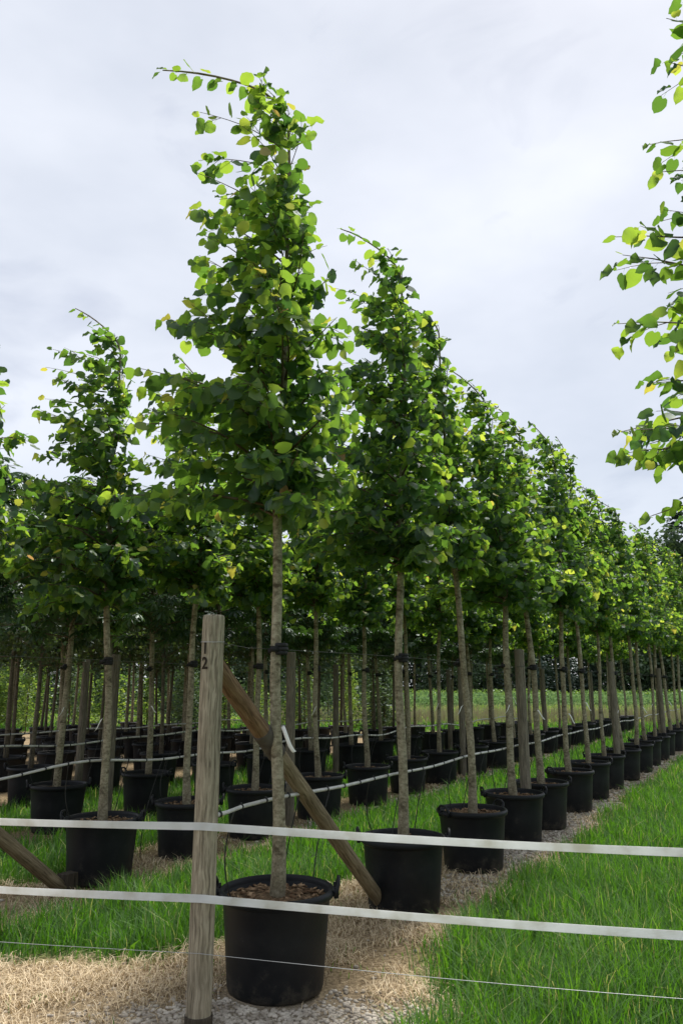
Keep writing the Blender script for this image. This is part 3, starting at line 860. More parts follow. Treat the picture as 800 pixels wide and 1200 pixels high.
def soil_mesh(seed, chips):
    rs = np.random.RandomState(seed)
    g = Geo()
    rr = np.linspace(0.0, .309, 9)[1:]; na = 28
    V = [(0, 0, .485)]; F = []
    for r in rr:
        for a in np.linspace(0, 2 * math.pi, na, endpoint=False):
            V.append((r * math.cos(a), r * math.sin(a), .477 + .014 * (rs.rand() - .5) + .022 * math.exp(-(r / .12) ** 2)))
    for j in range(na): F.append((0, 1 + j, 1 + (j + 1) % na))
    for i in range(len(rr) - 1):
        for j in range(na):
            k = (j + 1) % na
            A, B_, C_, D = 1 + i * na + j, 1 + i * na + k, 1 + (i + 1) * na + k, 1 + (i + 1) * na + j
            F += [(A, D, C_), (A, C_, B_)]
    so = make_mesh('soil', V, F, M['soil'], True)
    for i in range(chips):
        r = .295 * math.sqrt(rs.rand()); a = rs.uniform(0, 6.28)
        if r < .06: continue
        V, F = box((0, 0, 0), (rs.uniform(.012, .045), rs.uniform(.008, .02), rs.uniform(.003, .008)))
        e_ = Matrix.Rotation(rs.uniform(0, 6.28), 3, 'Z') @ Matrix.Rotation(rs.uniform(-.5, .5), 3, 'X') @ Matrix.Rotation(rs.uniform(-.5, .5), 3, 'Y')
        V = V @ np.array(e_).T + [r * math.cos(a), r * math.sin(a), .486 + .008 * rs.rand()]
        g.add(V, F)
    ch = g.mesh('bark_chips', M['chip'])
    return so, ch

POT_B, POT_R, POT_H = pot_meshes()
SOILS = [soil_mesh(2, 240), soil_mesh(4, 200)]
SOIL_FAR = soil_mesh(8, 40)

def make_pot(x, y, rz, label, group, near):
    t = empty('plant_pot', (x, y, 0.0), rz)
    tag(t, label, 'plant pot', group)
    mesh_obj('body', POT_B, t)
    mesh_obj('rim', POT_R, t)
    for a in (0.0, math.pi):
        h = mesh_obj('handle', POT_H, t); h.rotation_euler = (0, 0, a)
    so, ch = SOILS[int(abs(x * 7)) % 2] if near else SOIL_FAR
    s = mesh_obj('soil', so, t)
    if near: tag(mesh_obj('bark_chips', ch, s), kind='stuff')
    return t

ORD = ['first', 'second', 'third', 'fourth', 'fifth', 'sixth', 'seventh', 'eighth', 'ninth', 'tenth', 'eleventh', 'twelfth', 'thirteenth', 'fourteenth',
       'fifteenth', 'sixteenth', 'seventeenth', 'eighteenth', 'nineteenth', 'twentieth', 'twenty-first', 'twenty-second', 'twenty-third', 'twenty-fourth',
       'twenty-fifth', 'twenty-sixth', 'twenty-seventh', 'twenty-eighth', 'twenty-ninth', 'thirtieth']
ROWTXT = {'A': 'row starting at the post marked 12', 'B': 'second row behind the post marked 12', 'C': 'third row behind the post marked 12',
          'D': 'fourth row behind the post marked 12', 'E': 'fifth row behind the post marked 12', 'F': 'sixth row behind the post marked 12',
          'G': 'seventh row behind the post marked 12', 'H': 'eighth row behind the post marked 12', 'I': 'ninth row behind the post marked 12', 'R': 'row across the grass lane'}

# ------------------------------------------------------------------ potted trees
def assemble(name, trunk_me, twig_me, crown_me):
    root = empty(name)
    mesh_obj('trunk', trunk_me, root); mesh_obj('branches', twig_me, root)
    tag(mesh_obj('crown', crown_me, root), kind='stuff')
    return root

def copy_tree(o):
    c = o.copy(); COL.objects.link(c)
    for ch in o.children:
        d = ch.copy(); COL.objects.link(d); d.parent = c
    return c

SOIL_Z = 0.485
def place(root, x, y, lean=(0, 0), rz=0, s=1.0):
    root.location = (x, y, SOIL_Z)
    root.rotation_euler = (lean[1], lean[0], rz)
    root.scale = (s, s, s)

camv = np.array([0, 0, EYE])
CT, ST = math.cos(rad(12.7)), math.sin(rad(12.7))
def to_px(P):
    y, z = P[:, 1], P[:, 2] - EYE
    zc = y * CT + z * ST
    return 400 + 900 * P[:, 0] / zc, 600 - 900 * (-y * ST + z * CT) / zc, zc

def unique_linden(x, y, seed, lean=(0, 0), nleaf=300, **kw):
    """a near tree whose leaves can be picked apart: the 300 that show largest are single leaves"""
    tr, tw, L = linden(seed, **kw)
    root = empty('linden_tree')
    place(root, x, y, lean)
    R = leaf_frames(L['ax'], L['nr'])
    W = L['pos'] + [x, y, SOIL_Z]
    px, py, zc = to_px(W)
    vis = (px > -8) & (px < 808) & (py > -8) & (py < 1208)
    toc = camv - W; dist = np.linalg.norm(toc, axis=1); toc /= dist[:, None]
    facing = np.abs((R[:, :, 2] * toc).sum(1))
    # leaves hidden by others of the crown count less: prefer the near shell and the outline
    lat = np.hypot(L['pos'][:, 0], np.maximum(0, L['pos'][:, 1]))
    front = -(L['pos'][:, 1]) * 1.0 + 0.9 * np.abs(L['pos'][:, 0])
    score = np.where(vis, (L['size'] / dist) ** 2 * (0.15 + facing) * (1 + 1.2 * np.clip(front + .2, 0, 1.2)), 0)
    n = min(nleaf, int(vis.sum()))
    pick = np.argsort(-score)[:n]
    rest = np.ones(len(score), bool); rest[pick] = False
    mesh_obj('trunk', tr.mesh('trunk', M['bark'], True), root)
    mesh_obj('branches', tw.mesh('branches', M['twig'], True), root)
    tag(mesh_obj('crown', leaf_mesh('crown', {k: v[rest] for k, v in L.items()}, (LEAF_V, LEAF_F), M['linden']), root), kind='stuff')
    for i in pick:
        o = mesh_obj('leaf', leaf_single(L['tint'][i]), root)
        m = Matrix(R[i].tolist()).to_4x4()
        o.matrix_basis = Matrix.Translation(Vector(L['pos'][i])) @ m @ Matrix.Diagonal(Vector([*(L['sc'][i] * float(L['size'][i])), 1.0]))
    return root

VAR = []
for q in range(7):
    tr, tw, L = linden(100 + q, H=4.95 + .12 * (q % 4), reach=1.0 + .06 * (q % 3 - 1), bend=.25 + .15 * (q % 4), nbr=78)
    VAR.append((tr.mesh('trunk', M['bark'], True), tw.mesh('branches', M['twig'], True), leaf_mesh('crown', L, (LEAF_V, LEAF_F), M['linden'])))

def chestnut(seed):
    rs = np.random.RandomState(seed)
    trunk, tw = Geo(), Geo(); D = dict(pos=[], ax=[], nr=[], size=[], tint=[])
    H, zb = 3.9, 1.78
    P = np.array([(.03 * math.sin(z * 1.3 + seed), .03 * math.sin(z + seed * 2), z) for z in np.linspace(-.1, H, 16)])
    trunk.add(*tube(P, np.interp(P[:, 2], [0, .3, zb, H], [.05, .042, .034, .008]), 10))
    for i in range(46):
        f = (i + rs.rand()) / 46; z = zb + (H - zb) * f * .97
        az = i * 2.4 + rs.uniform(-.3, .3); Lb = np.interp(f, [0, .2, .6, 1], [.75, .95, .75, .25]) * rs.uniform(.7, 1.15)
        el = rad(rs.uniform(5, 45)); d = np.array([math.cos(az) * math.cos(el), math.sin(az) * math.cos(el), math.sin(el)])
        Q = [np.array([0, 0, z])]
        for j in range(6):
            d = d + np.array([-.02, 0, -.03 + .05 * j / 6]) + rs.normal(0, .07, 3); d /= np.linalg.norm(d); Q.append(Q[-1] + d * Lb / 6)
        Q = np.array(Q); tw.add(*tube(Q, np.linspace(.012, .003, 7), 5, False))
        for j in (2, 3, 4, 5, 6):
            for k in range(rs.randint(2, 5)):
                a = rs.uniform(0, 6.28); off = np.array([math.cos(a) * .13, math.sin(a) * .13, rs.uniform(-.04, .1)]) * rs.uniform(.5, 1.2)
                D['pos'].append(Q[j] + off); D['ax'].append(off * 4 + [-.1, 0, -.25]); D['nr'].append(np.array([0, 0, 1]) + rs.normal(0, .35, 3))
                D['size'].append(rs.uniform(.11, .18)); D['tint'].append(rs.rand())
    return trunk.mesh('trunk', M['bark'], True), tw.mesh('branches', M['twig'], True), leaf_mesh('crown', {k: np.array(v) for k, v in D.items()}, PALM, M['chestnut'])

def dark_tree(seed):
    rs = np.random.RandomState(seed)
    trunk, tw = Geo(), Geo(); D = dict(pos=[], ax=[], nr=[], size=[], tint=[])
    H, zb = 4.3, 1.5
    P = np.array([(.03 * math.sin(z * 1.1 + seed), .03 * math.sin(z + seed * 2), z) for z in np.linspace(-.1, H, 16)])
    trunk.add(*tube(P, np.interp(P[:, 2], [0, .3, zb, H], [.045, .036, .03, .006]), 9))
    for i in range(60):
        f = (i + rs.rand()) / 60; z = zb + (H - zb) * f * .97
        az = i * 2.4 + rs.uniform(-.3, .3); Lb = np.interp(f, [0, .2, .6, 1], [.7, .95, .75, .2]) * rs.uniform(.6, 1.15)
        el = rad(rs.uniform(15, 55)); d = np.array([math.cos(az) * math.cos(el), math.sin(az) * math.cos(el), math.sin(el)])
        Q = [np.array([0, 0, z])]
        for j in range(6):
            d = d + np.array([-.03, 0, -.03]) + rs.normal(0, .08, 3); d /= np.linalg.norm(d); Q.append(Q[-1] + d * Lb / 6)
        Q = np.array(Q); tw.add(*tube(Q, np.linspace(.009, .002, 7), 4, False))
        for j in range(1, 7):
            for k in range(8):
                p = Q[j] + rs.normal(0, .085, 3)
                D['pos'].append(p); D['ax'].append(rs.normal(0, 1, 3) + [-.2, 0, -.4]); D['nr'].append(np.array([0, 0, .8]) + rs.normal(0, .6, 3))
                D['size'].append(rs.uniform(.05, .085)); D['tint'].append(rs.rand())
    return trunk.mesh('trunk', M['bark_dark'], True), tw.mesh('branches', M['twig'], True), leaf_mesh('crown', {k: np.array(v) for k, v in D.items()}, SLEAF, M['dark_leaf'])

CHV = [chestnut(1), chestnut(5)]
DKV = [dark_tree(2), dark_tree(6), dark_tree(9)]

ZW = {'A': 1.91, 'B': 1.91, 'C': 1.88}
LEANS_A = [(0.0, 0), (.018, 0), (-.040, 0), (-.02, 0), (-.012, .01)]
HT_A = [None, None, 1.03, .99, 1.0, .97]
STRAP_R = 0.036
protos = {}
NT = 0
for (k, i, x, y) in POTS:
    NT += 1
    rs = np.random.RandomState(900 + NT)
    near = (k in 'ABR') and y < 14
    o_ = ORD[min(i, 29)]
    if k == 'A': gl = 'pots of the first row'
    else: gl = 'pots of the rows further back'
    if k in 'ABCR':
        pl = 'black plastic pot of the %s tree in the %s' % (o_, ROWTXT[k])
    else:
        pl = 'black pot in shade, %s in the %s' % (o_, ROWTXT[k])
    rz = rad(2) if (k, i) == ('A', 0) else rs.uniform(-.5, .5) + (0.4 if k == 'A' else 0)
    make_pot(x, y, rz, pl, 'black pots in the ' + ROWTXT[k], near)
    lean = (rs.normal(0, .016), rs.normal(0, .012))
    if k == 'A' and i < len(LEANS_A): lean = LEANS_A[i]
    if (k, i) == ('B', 1): lean = (-.03, 0)
    rzt = rs.uniform(-.35, .35); sc = rs.uniform(.93, 1.05)
    if (k, i) == ('A', 0):
        r = unique_linden(x, y, 41, (0, 0), H=5.62, zb=2.28, bend=1.05, reach=1.04, nbr=92, inner=340)
        lab = 'tallest linden tree, its top bent far over, beside the post marked 12'
    elif (k, i) == ('A', 1):
        r = unique_linden(x, y, 42, lean, H=5.25, zb=2.2, bend=.62, reach=.98, nbr=84)
        lab = 'linden tree, second in the row starting at the post marked 12, by the strut foot'
    elif (k, i) == ('B', 1):
        r = unique_linden(x, y, 43, lean, H=4.95, zb=1.95, bend=.5, reach=1.05, nbr=88)
        lab = 'dark linden tree, second in the second row behind the post marked 12'
    elif (k, i) == ('B', 0):
        r = unique_linden(x, y, 44, lean, 200, H=4.35, zb=2.1, bend=.3, reach=.95, nbr=80)
        lab = 'linden tree, first in the second row behind the post marked 12'
    elif (k, i) == ('R', 0):
        r = unique_linden(x, y, 45, lean, 300, H=5.4, zb=2.05, bend=.35, reach=1.05, nbr=92, asym=.22, inner=160, lsz=.088, spread=lambda z, az: 1.3 if z < 2.75 else .9)
        lab = 'linden tree with branch tips overhanging the grass lane, pot out of the picture'
    elif (k, i) == ('R', 1):
        r = unique_linden(x, y, 46, lean, 150, H=4.7, zb=2.0, bend=.4, reach=.86, nbr=70)
        lab = 'second linden tree across the grass lane, few leaf tips showing'
    elif k in 'AB':
        v = VAR[(i * 3 + (0 if k == 'A' else 2)) % 7]
        r = assemble('linden_tree', *v); place(r, x, y, lean, rzt, HT_A[i] if (k == 'A' and i < 6) else sc)
        r.scale = (r.scale[0] * rs.uniform(.9, 1.14), r.scale[1], r.scale[2] * rs.uniform(.95, 1.04))
        lab = 'linden tree, %s in the %s' % (o_, ROWTXT[k])
    elif k == 'C':
        r = assemble('horse_chestnut_tree', *CHV[i % 2]); place(r, x, y, lean, rs.uniform(0, 6.28), sc)
        lab = 'horse chestnut tree with palm-shaped leaves, %s in the third row behind the post marked 12' % o_
    elif k == 'D':
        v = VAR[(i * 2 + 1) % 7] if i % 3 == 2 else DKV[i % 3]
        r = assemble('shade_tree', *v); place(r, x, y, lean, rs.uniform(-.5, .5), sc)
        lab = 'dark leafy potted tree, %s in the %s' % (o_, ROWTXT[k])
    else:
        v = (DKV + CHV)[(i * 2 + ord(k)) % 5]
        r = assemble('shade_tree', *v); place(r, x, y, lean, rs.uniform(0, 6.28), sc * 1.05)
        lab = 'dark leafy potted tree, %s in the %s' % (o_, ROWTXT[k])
    tag(r, lab, 'tree', 'potted trees in the ' + ROWTXT[k])
    if k in 'ABC' and y < 22:
        tie_and_tag(r, (1.92 - SOIL_Z) / r.scale[2], STRAP_R / 1.0, NT * 3 + 1, (k, i) == ('A', 0) or rs.rand() < (.6 if k != 'C' else .35), (k, i) == ('A', 0))

# ------------------------------------------------------------------ posts, strut, wires
def post_mesh(name, h, r, seed, mat, crack=True, n=32, below=.3):
    rs = np.random.RandomState(seed)
    zs = np.concatenate([[-below], np.linspace(0, h - .03, 34), [h - .012, h - .003, h]])
    a = np.linspace(0, 2 * math.pi, n, endpoint=False)
    ph = rs.uniform(0, 6, 6)
    V = []
    for z in zs:
        rr = r * (1.0 - .06 * z / h) * (1 + .016 * np.sin(2 * a + ph[0]) + .010 * np.sin(3 * a + ph[1] + z) + .010 * math.sin(3.1 * z + ph[2]))
        if z > h - .02: rr = rr * (.985 if z < h - .006 else .93 if z < h - .001 else .88)
        if crack:
            for ca, cw, cz in ((-1.25, .05, .55), (2.2, .05, .8), (-.2, .04, .3)):
                dpt = .012 * np.exp(-((((a - ca + math.pi) % (2 * math.pi)) - math.pi) / .11) ** 2) * max(0, min(1, (z - (h - cz)) / .15))
                rr = rr - dpt
        V.append(np.stack([rr * np.cos(a), rr * np.sin(a), np.full(n, z)], 1))
    V = np.vstack(V); F = []
    m = len(zs)
    for i in range(m - 1):
        for j in range(n):
            k = (j + 1) % n
            A, B_, C_, D = i * n + j, i * n + k, (i + 1) * n + k, (i + 1) * n + j
            F += [(A, B_, C_), (A, C_, D)]
    V = np.vstack([V, [[0, 0, h - .001]], [[0, 0, -below]]])
    for j in range(n):
        k = (j + 1) % n
        F += [(len(V) - 2, (m - 1) * n + j, (m - 1) * n + k), (len(V) - 1, k, j)]
    return make_mesh(name, V, F, mat, True)

PAX, PAD = -0.705, 4.25
post_a = empty('fence_post', (PAX, PAD, 0))
post_a.rotation_euler = (0, rad(0.1), 0)
tag(post_a, 'thick weathered round wooden end post marked 12, beside the front pot', 'post')
mesh_obj('pole', post_mesh('pole', 2.075, .063, 1, M['post']), post_a)
V, F = lathe([(.0665, -.02), (.0700, -.02), (.0700, .105), (.0690, .112), (.0655, .114)], 32)
mesh_obj('damp_base', make_mesh('damp_base', V, F, M['damp'], True), post_a)
# wire loop round the post
V, F = tube([(.063 * math.cos(t), .066 * math.sin(t), 1.93 + .004 * math.sin(t)) for t in np.linspace(0, 2 * math.pi, 25)], .0018, 5, False)
mesh_obj('wire_loop', make_mesh('wire_loop', V, F, M['wire'], True), post_a)

def digit(ch, zc, ang, size):
    cu = bpy.data.curves.new('digit', 'FONT'); cu.body = ch; cu.size = size; cu.align_x = 'CENTER'; cu.align_y = 'CENTER'
    cu.extrude = .0; cu.resolution_u = 4; cu.offset = .0022
    t = bpy.data.objects.new('digit', cu); COL.objects.link(t)
    dg = bpy.context.evaluated_depsgraph_get()
    me = bpy.data.meshes.new_from_object(t.evaluated_get(dg))
    bpy.data.objects.remove(t)
    ph = np.random.RandomState(1).uniform(0, 6, 6)
    for v in me.vertices:
        a = ang + v.co.x / .062
        z = zc + v.co.y
        r = .0036 + .063 * (1.0 - .06 * z / 2.075) * (1 + .016 * math.sin(2 * a + ph[0]) + .010 * math.sin(3 * a + ph[1] + z) + .010 * math.sin(3.1 * z + ph[2]))
        v.co = Vector((r * math.cos(a), r * math.sin(a), z))
    me.materials.clear(); me.materials.append(M['ink'])
    me.name = 'digit'
    o = mesh_obj('digit', me, post_a)
    return o
PANG = -math.pi / 2 - .55
digit('1', 1.893, PANG, .088); digit('2', 1.812, PANG, .088)

def simple_post(x, y, h, r, seed, label, mat='post_far', tilt=(0, 0)):
    o = empty('row_post', (x, y, 0)); o.rotation_euler = (tilt[0], tilt[1], 0)
    tag(o, label, 'post', 'wooden posts along the rows')
    mesh_obj('pole', post_mesh('pole', h, r, seed, M[mat], True, 20), o)
    V, F = tube([((r * .955 + .001) * math.cos(t), (r * .955 + .001) * math.sin(t), 1.92) for t in np.linspace(0, 2 * math.pi, 21)], .004, 5, False)
    mesh_obj('wire_loop', make_mesh('wire_loop', V, F, M['dark_wire'], True), o)
    return o

for j, d in enumerate((9.42, 14.45, 20.0, 25.6, 31.2)):
    simple_post(rowx(d, -.02), d, 2.12, .062, 20 + j, 'grey wooden post, %s after the post marked 12 in its row' % ORD[j])
PBX, PBD = -3.55, 4.88
simple_post(PBX, PBD, 2.1, .066, 40, 'wooden end post of the second row where the white tapes begin', 'post')
for j, d in enumerate((10.15, 15.5, 20.8, 26.0)):
    simple_post(rowx(d, OFF['B'] + .03), d, 2.12, .062, 50 + j, 'grey wooden post, %s inside the second row' % ORD[j])
for j, d in enumerate((10.5, 15.7, 21.0)):
    simple_post(rowx(d, OFF['C']), d, 2.1, .062, 60 + j, 'grey wooden post, %s inside the third row' % ORD[j])
for j, d in enumerate((12.6, 17.8, 22.9)):
    simple_post(rowx(d, OFF['D']), d, 2.1, .062, 70 + j, 'grey wooden post, %s inside the fourth row' % ORD[j])
PRX, PRD = 2.95, 3.42
simple_post(PRX, PRD, 2.1, .066, 41, 'wooden end post across the grass lane where the white tapes end', 'post')

def strut(top, foot, r, label, mats, sleeve_at=None, split=None):
    top = np.array(top, float); foot = np.array(foot, float)
    ax = foot - top; Ln = np.linalg.norm(ax); ax /= Ln
    t = empty('strut', tuple(foot))
    tag(t, label, 'strut')
    q = Vector(-ax).to_track_quat('Z', 'Y')
    def pole(name, f0, f1, rr, mat, seed, taper=0.0):
        rs = np.random.RandomState(seed); n = 22
        zs = np.linspace((1 - f1) * Ln, (1 - f0) * Ln, 22); a = np.linspace(0, 2 * math.pi, n, endpoint=False); ph = rs.uniform(0, 6, 4)
        V = []
        for z in zs:
            k = rr * (1 + .02 * np.sin(2 * a + ph[0]) + .018 * math.sin(z * 4 + ph[1]) + .012 * np.sin(3 * a + z * 3 + ph[2]))
            V.append(np.stack([k * np.cos(a), k * np.sin(a), np.full(n, z)], 1))
        V = np.vstack(V); F = []
        for i in range(len(zs) - 1):
            for j in range(n):
                kk = (j + 1) % n
                A, B_, C_, D = i * n + j, i * n + kk, (i + 1) * n + kk, (i + 1) * n + j
                F += [(A, B_, C_), (A, C_, D)]
        V = np.vstack([V, [[0, 0, zs[0]], [0, 0, zs[-1]]]])
        for j in range(n):
            kk = (j + 1) % n
            F += [(len(V) - 2, kk, j), (len(V) - 1, (len(zs) - 1) * n + j, (len(zs) - 1) * n + kk)]
        o = mesh_obj(name, make_mesh(name, V, F, mat, True), t)
        o.rotation_mode = 'QUATERNION'; o.rotation_quaternion = q
        return o
    if split: 
        pole('upper_pole', 0, split, r, mats[0], 3); pole('lower_pole', split - .01, 1.0, r * .93, mats[1], 4)
    else: pole('pole', 0, 1, r, mats[0], 5)
    if sleeve_at:
        pole('rubber_sleeve', sleeve_at[0], sleeve_at[1], r * 1.10, M['sleeve'], 6)
    # dark ground stake behind the foot
    g = Geo(); V, F = box((0, 0, .035), (.10, .16, .15)); g.add(V, F)
    o = mesh_obj('foot_block', g.mesh('foot_block', M['damp']), t, (RD[0] * .07, RD[1] * .07, 0)); o.rotation_euler = (0, 0, -math.atan2(RD[0], RD[1]))
    return t

strut((-0.728, 4.372, 1.84), (0.335, 6.46, 0.02), .055, 'brown round strut with rubber sleeve leaning from the post marked 12 to the ground', (M['strut'], M['strut_grey']), (.225, .305), .265)
strut((PBX + .05, PBD + .10, 1.84), (-2.37, 7.05, 0.02), .056, 'grey brown strut propping the second row, its foot beside a black pot', (M['strut_grey'],))

def cable(name, P, r, mat, label, cat, group=None, n=6):
    me = make_mesh(name, *tube(P, r, n), M[mat], True)
    return tag(mesh_obj(name, me), label, cat, group)

# support wires at 1.92 m, one for each row
for k, d0, d1, lab in (('A', PAD, 31.2, 'thin support wire strung from the post marked 12 along the first row'),
                       ('B', PBD, 26.0, 'thin support wire strung along the second row of trees'),
                       ('C', 8.0, 21.0, 'thin support wire strung along the third row of trees')):
    P = []
    for d in np.linspace(d0, d1, 60):
        P.append((rowx(d, OFF[k] + .052), d, 1.925 + .008 * math.sin(d * 1.2)))
    if k == 'A': P[0] = (PAX + .03, PAD + .05, 1.93)
    if k == 'B': P[0] = (PBX + .03, PBD + .05, 1.92)
    cable('support_wire', P, .0018, 'dark_wire', lab, 'wire', 'support wires along the rows')

# irrigation pipes at about 1 m
def pipe(k, d0, d1, h, lab, wavy, seed):
    rs = np.random.RandomState(seed)
    root = empty('irrigation_pipe', (rowx(d0, OFF[k]), d0, 0))
    o0 = np.array([rowx(d0, OFF[k]), d0, 0])
    tag(root, lab, 'pipe', 'irrigation pipes along the rows')
    ds = np.arange(d0, d1, .16)
    ph = rs.uniform(0, 6, 3)
    fn = lambda d: np.array([rowx(d, OFF[k] + (.045 if d < 4.6 and k == 'A' else .075)) + .010 * math.sin(d * 2.1 + ph[0]), d,
                             h + wavy * (.030 * math.sin(d * 1.9 + ph[1]) + .018 * math.sin(d * 4.1 + ph[2]))]) - o0
    P = np.array([fn(d) for d in ds])
    mesh_obj('pipe', make_mesh('pipe', *tube(P, (.0115), 8), M['pipe'], True), root)
    g = Geo()
    for d in np.arange(d0 + .1, min(d1, 16), .21):
        c = fn(d); t = fn(d + .01) - c; t /= np.linalg.norm(t)
        g.add(*tube([c - t * .006, c + t * .006], .0165, 8))
        g.add(*box(c + [0, 0, .017], (.01, .01, .012)))
    tag(mesh_obj('clips', g.mesh('clips', M['drip'], True), root), kind='stuff')
    for d in ROWS[k]:
        if d < d0 + .3 or d > min(d1, 19) - .2: continue
        for s in (-1, 1, 1.9):
            dd = d + s * rs.uniform(.14, .40)
            if dd < d0 or dd > d1: continue
            a = fn(dd)
            px, py = rowx(d, OFF[k]) - o0[0], d - o0[1]
            into = s == -1
            end = np.array([px + s * .05 - .16, py + s * .16, .50]) if into else np.array([a[0] - .10 - .1 * rs.rand(), a[1] + rs.uniform(-.1, .1), -.01])
            Q = []
            for f in np.linspace(0, 1, 9):
                p = a * (1 - f) + end * f
                p = p + np.array([-.05 * math.sin(math.pi * f), .03 * math.sin(2 * math.pi * f) * rs.uniform(.5, 1), 0])
                Q.append(p)
            mesh_obj('drip_tube', make_mesh('drip_tube', *tube(Q, .0042, 5), M['drip'], True), root)
pipe('A', PAD + .17, 24.0, 1.0, 'pale irrigation pipe running along the first row behind the trunks', .35, 1)
pipe('B', PBD + .02, 19.5, .98, 'pale wavy irrigation pipe running along the second row', 1.0, 2)
pipe('C', 7.8, 17.0, 1.0, 'pale irrigation pipe running along the third row', .7, 3)
pipe('D', 10.8, 16.5, 1.0, 'pale irrigation pipe running along the fourth row', .5, 4)

# fence strands: two white tapes and a thin wire
FP = [(PBX, PBD - .069), (PAX, PAD - .066), (PRX, PRD - .069)]
def strand(h, hw, label, name, twist, seed):
    rs = np.random.RandomState(seed)
    P = []
    for (a, b) in ((FP[0], FP[1]), (FP[1], FP[2])):
        ln = math.hypot(b[0] - a[0], b[1] - a[1])
        for f in np.linspace(0, 1, 26)[:-1]:
            P.append((a[0] + (b[0] - a[0]) * f, a[1] + (b[1] - a[1]) * f, h - .02 * math.sin(math.pi * f) * (ln / 3) + (0.0)))
    P.append((FP[2][0], FP[2][1], h))
    P = np.array(P)
    n = len(P)
    if hw is None:
        me = make_mesh(name, *tube(P, .0014, 5), M['wire'], True)
    else:
        Vs, F = [], []
        for i, p in enumerate(P):
            w = twist * math.sin(i * .37 + seed)
            up = np.array([.10 * w, -.33 * w, 1.0]); up /= np.linalg.norm(up)
            nrm = np.array([.22, .975, 0]) * .0012
            Vs.append([p - up * hw - nrm, p + up * hw - nrm, p + up * hw + nrm, p - up * hw + nrm])
        V = np.array(Vs).reshape(-1, 3)
        for i in range(n - 1):
            for j in range(4):
                k = (j + 1) % 4
                A, B_, C_, D = i * 4 + j, i * 4 + k, i * 4 + 4 + k, i * 4 + 4 + j
                F += [(A, B_, C_), (A, C_, D)]
        me = make_mesh(name, V, F, M['tape'], False)
    tag(mesh_obj(name, me), label, 'fence tape' if hw else 'fence wire', None)
strand(.995, .0185, 'upper flat white fence tape stretched across the posts', 'fence_tape', .6, 1)
strand(.655, .0185, 'lower flat white fence tape stretched across the posts', 'fence_tape', .5, 2)
strand(.405, None, 'thin silvery fence wire stretched below the two white tapes', 'fence_wire', 0, 3)

# ------------------------------------------------------------------ background plots
def shrub(seed, H=2.9, r=.42, mat='bright_leaf'):
    rs = np.random.RandomState(seed); tr = Geo()
    for k in range(4):
        a = rs.uniform(0, 6.28)
        P = [(math.cos(a) * .06 * z, math.sin(a) * .06 * z, z * H * rs.uniform(.9, 1)) for z in np.linspace(-.03, 1, 6)]
        tr.add(*tube(P, np.linspace(.018, .003, 6), 5, False))
    n = 1000
    z = H * (.10 + .9 * rs.rand(n)); a = rs.uniform(0, 6.28, n)
    R = r * np.interp(z / H, [0, .25, .6, 1], [.5, 1, .8, .12]) * np.sqrt(rs.rand(n)) * (1 + .3 * np.sin(a * 3 + z * 4))
    D = dict(pos=np.stack([R * np.cos(a), R * np.sin(a), z], 1), ax=rs.normal(0, 1, (n, 3)) + [0, 0, -.2], nr=rs.normal(0, .5, (n, 3)) + [0, 0, .8], size=rs.uniform(.06, .11, n), tint=rs.rand(n))
    return tr.mesh('stems', M['twig'], True), leaf_mesh('foliage', D, SLEAF, M[mat])
SH = [shrub(1), shrub(2, 2.5, .5), shrub(3, 3.3, .40), shrub(4, 2.9, .42, 'forest'), shrub(5, 2.5, .5, 'forest'), shrub(6, 3.3, .4, 'forest')]
rs = np.random.RandomState(77)
SHRUB_TXT = ('slender green young shrub growing behind the potted rows', 'wide green young shrub growing behind the potted rows', 'tall green young shrub growing behind the potted rows')
for q in range(62):
    d = rs.uniform(26.5, 37); x = rs.uniform(-.52 * d, .06 * d)
    m_ = rs.randint(3); v = SH[m_ + 3 * (rs.rand() < .7)]
    o = empty('young_shrub', (x, d, 0), rs.uniform(0, 6.28))
    s = rs.uniform(.7, 1.25); w = rs.uniform(.8, 1.9) * s; o.scale = (w, w, s)
    mesh_obj('stems', v[0], o); tag(mesh_obj('foliage', v[1], o), kind='stuff')
    tag(o, SHRUB_TXT[m_], 'shrub', ('slender', 'wide', 'tall')[m_] + ' green shrubs behind the rows')

# plot of thin dry stems
def stems():
    rs = np.random.RandomState(6)
    n = 9000
    d = rs.uniform(33, 47, n); x = rs.uniform(-.2, 1, n) * .62 * d
    d = 33 + np.round((d - 33) / 1.6) * 1.6 + rs.normal(0, .12, n)
    h = rs.uniform(.35, .85, n); w = .010
    lx, ly = rs.normal(0, .05, n), rs.normal(0, .05, n)
    z = np.zeros(n)
    P = np.stack([np.stack([x - w, d, z], 1), np.stack([x + w, d, z], 1), np.stack([x, d + 2 * w, z], 1), np.stack([x + lx, d + ly, h], 1)], 1)
    b = (np.arange(n) * 4)[:, None]
    F = np.concatenate([b + [0, 1, 3], b + [1, 2, 3], b + [2, 0, 3]])
    tag(mesh_obj('sapling_plot', make_mesh('sapling_plot', P.reshape(-1, 3), F, M['stem'])), 'pale plot of thin dry sapling stems beyond the rows', 'saplings', None, 'stuff')
    G = Geo(); m = 60000
    d = rs.uniform(33, 66, m); x = rs.uniform(-.62, 1, m) * .62 * d
    k = rs.rand(m) < .7
    d, x = d[k], x[k]
    V, F, A = blades(x, d, rs.uniform(.08, .26, len(x)), rs.uniform(.025, .06, len(x)), rs.uniform(.2, .9, len(x)), rs.uniform(.55, 1.0, len(x)), rs)
    G.add(V, F, A)
    tag(mesh_obj('field_grass', G.mesh('field_grass', M['grass'], True, 'tint')), 'yellowish sunlit grass of the far field between the saplings', 'grass', None, 'stuff')
stems()

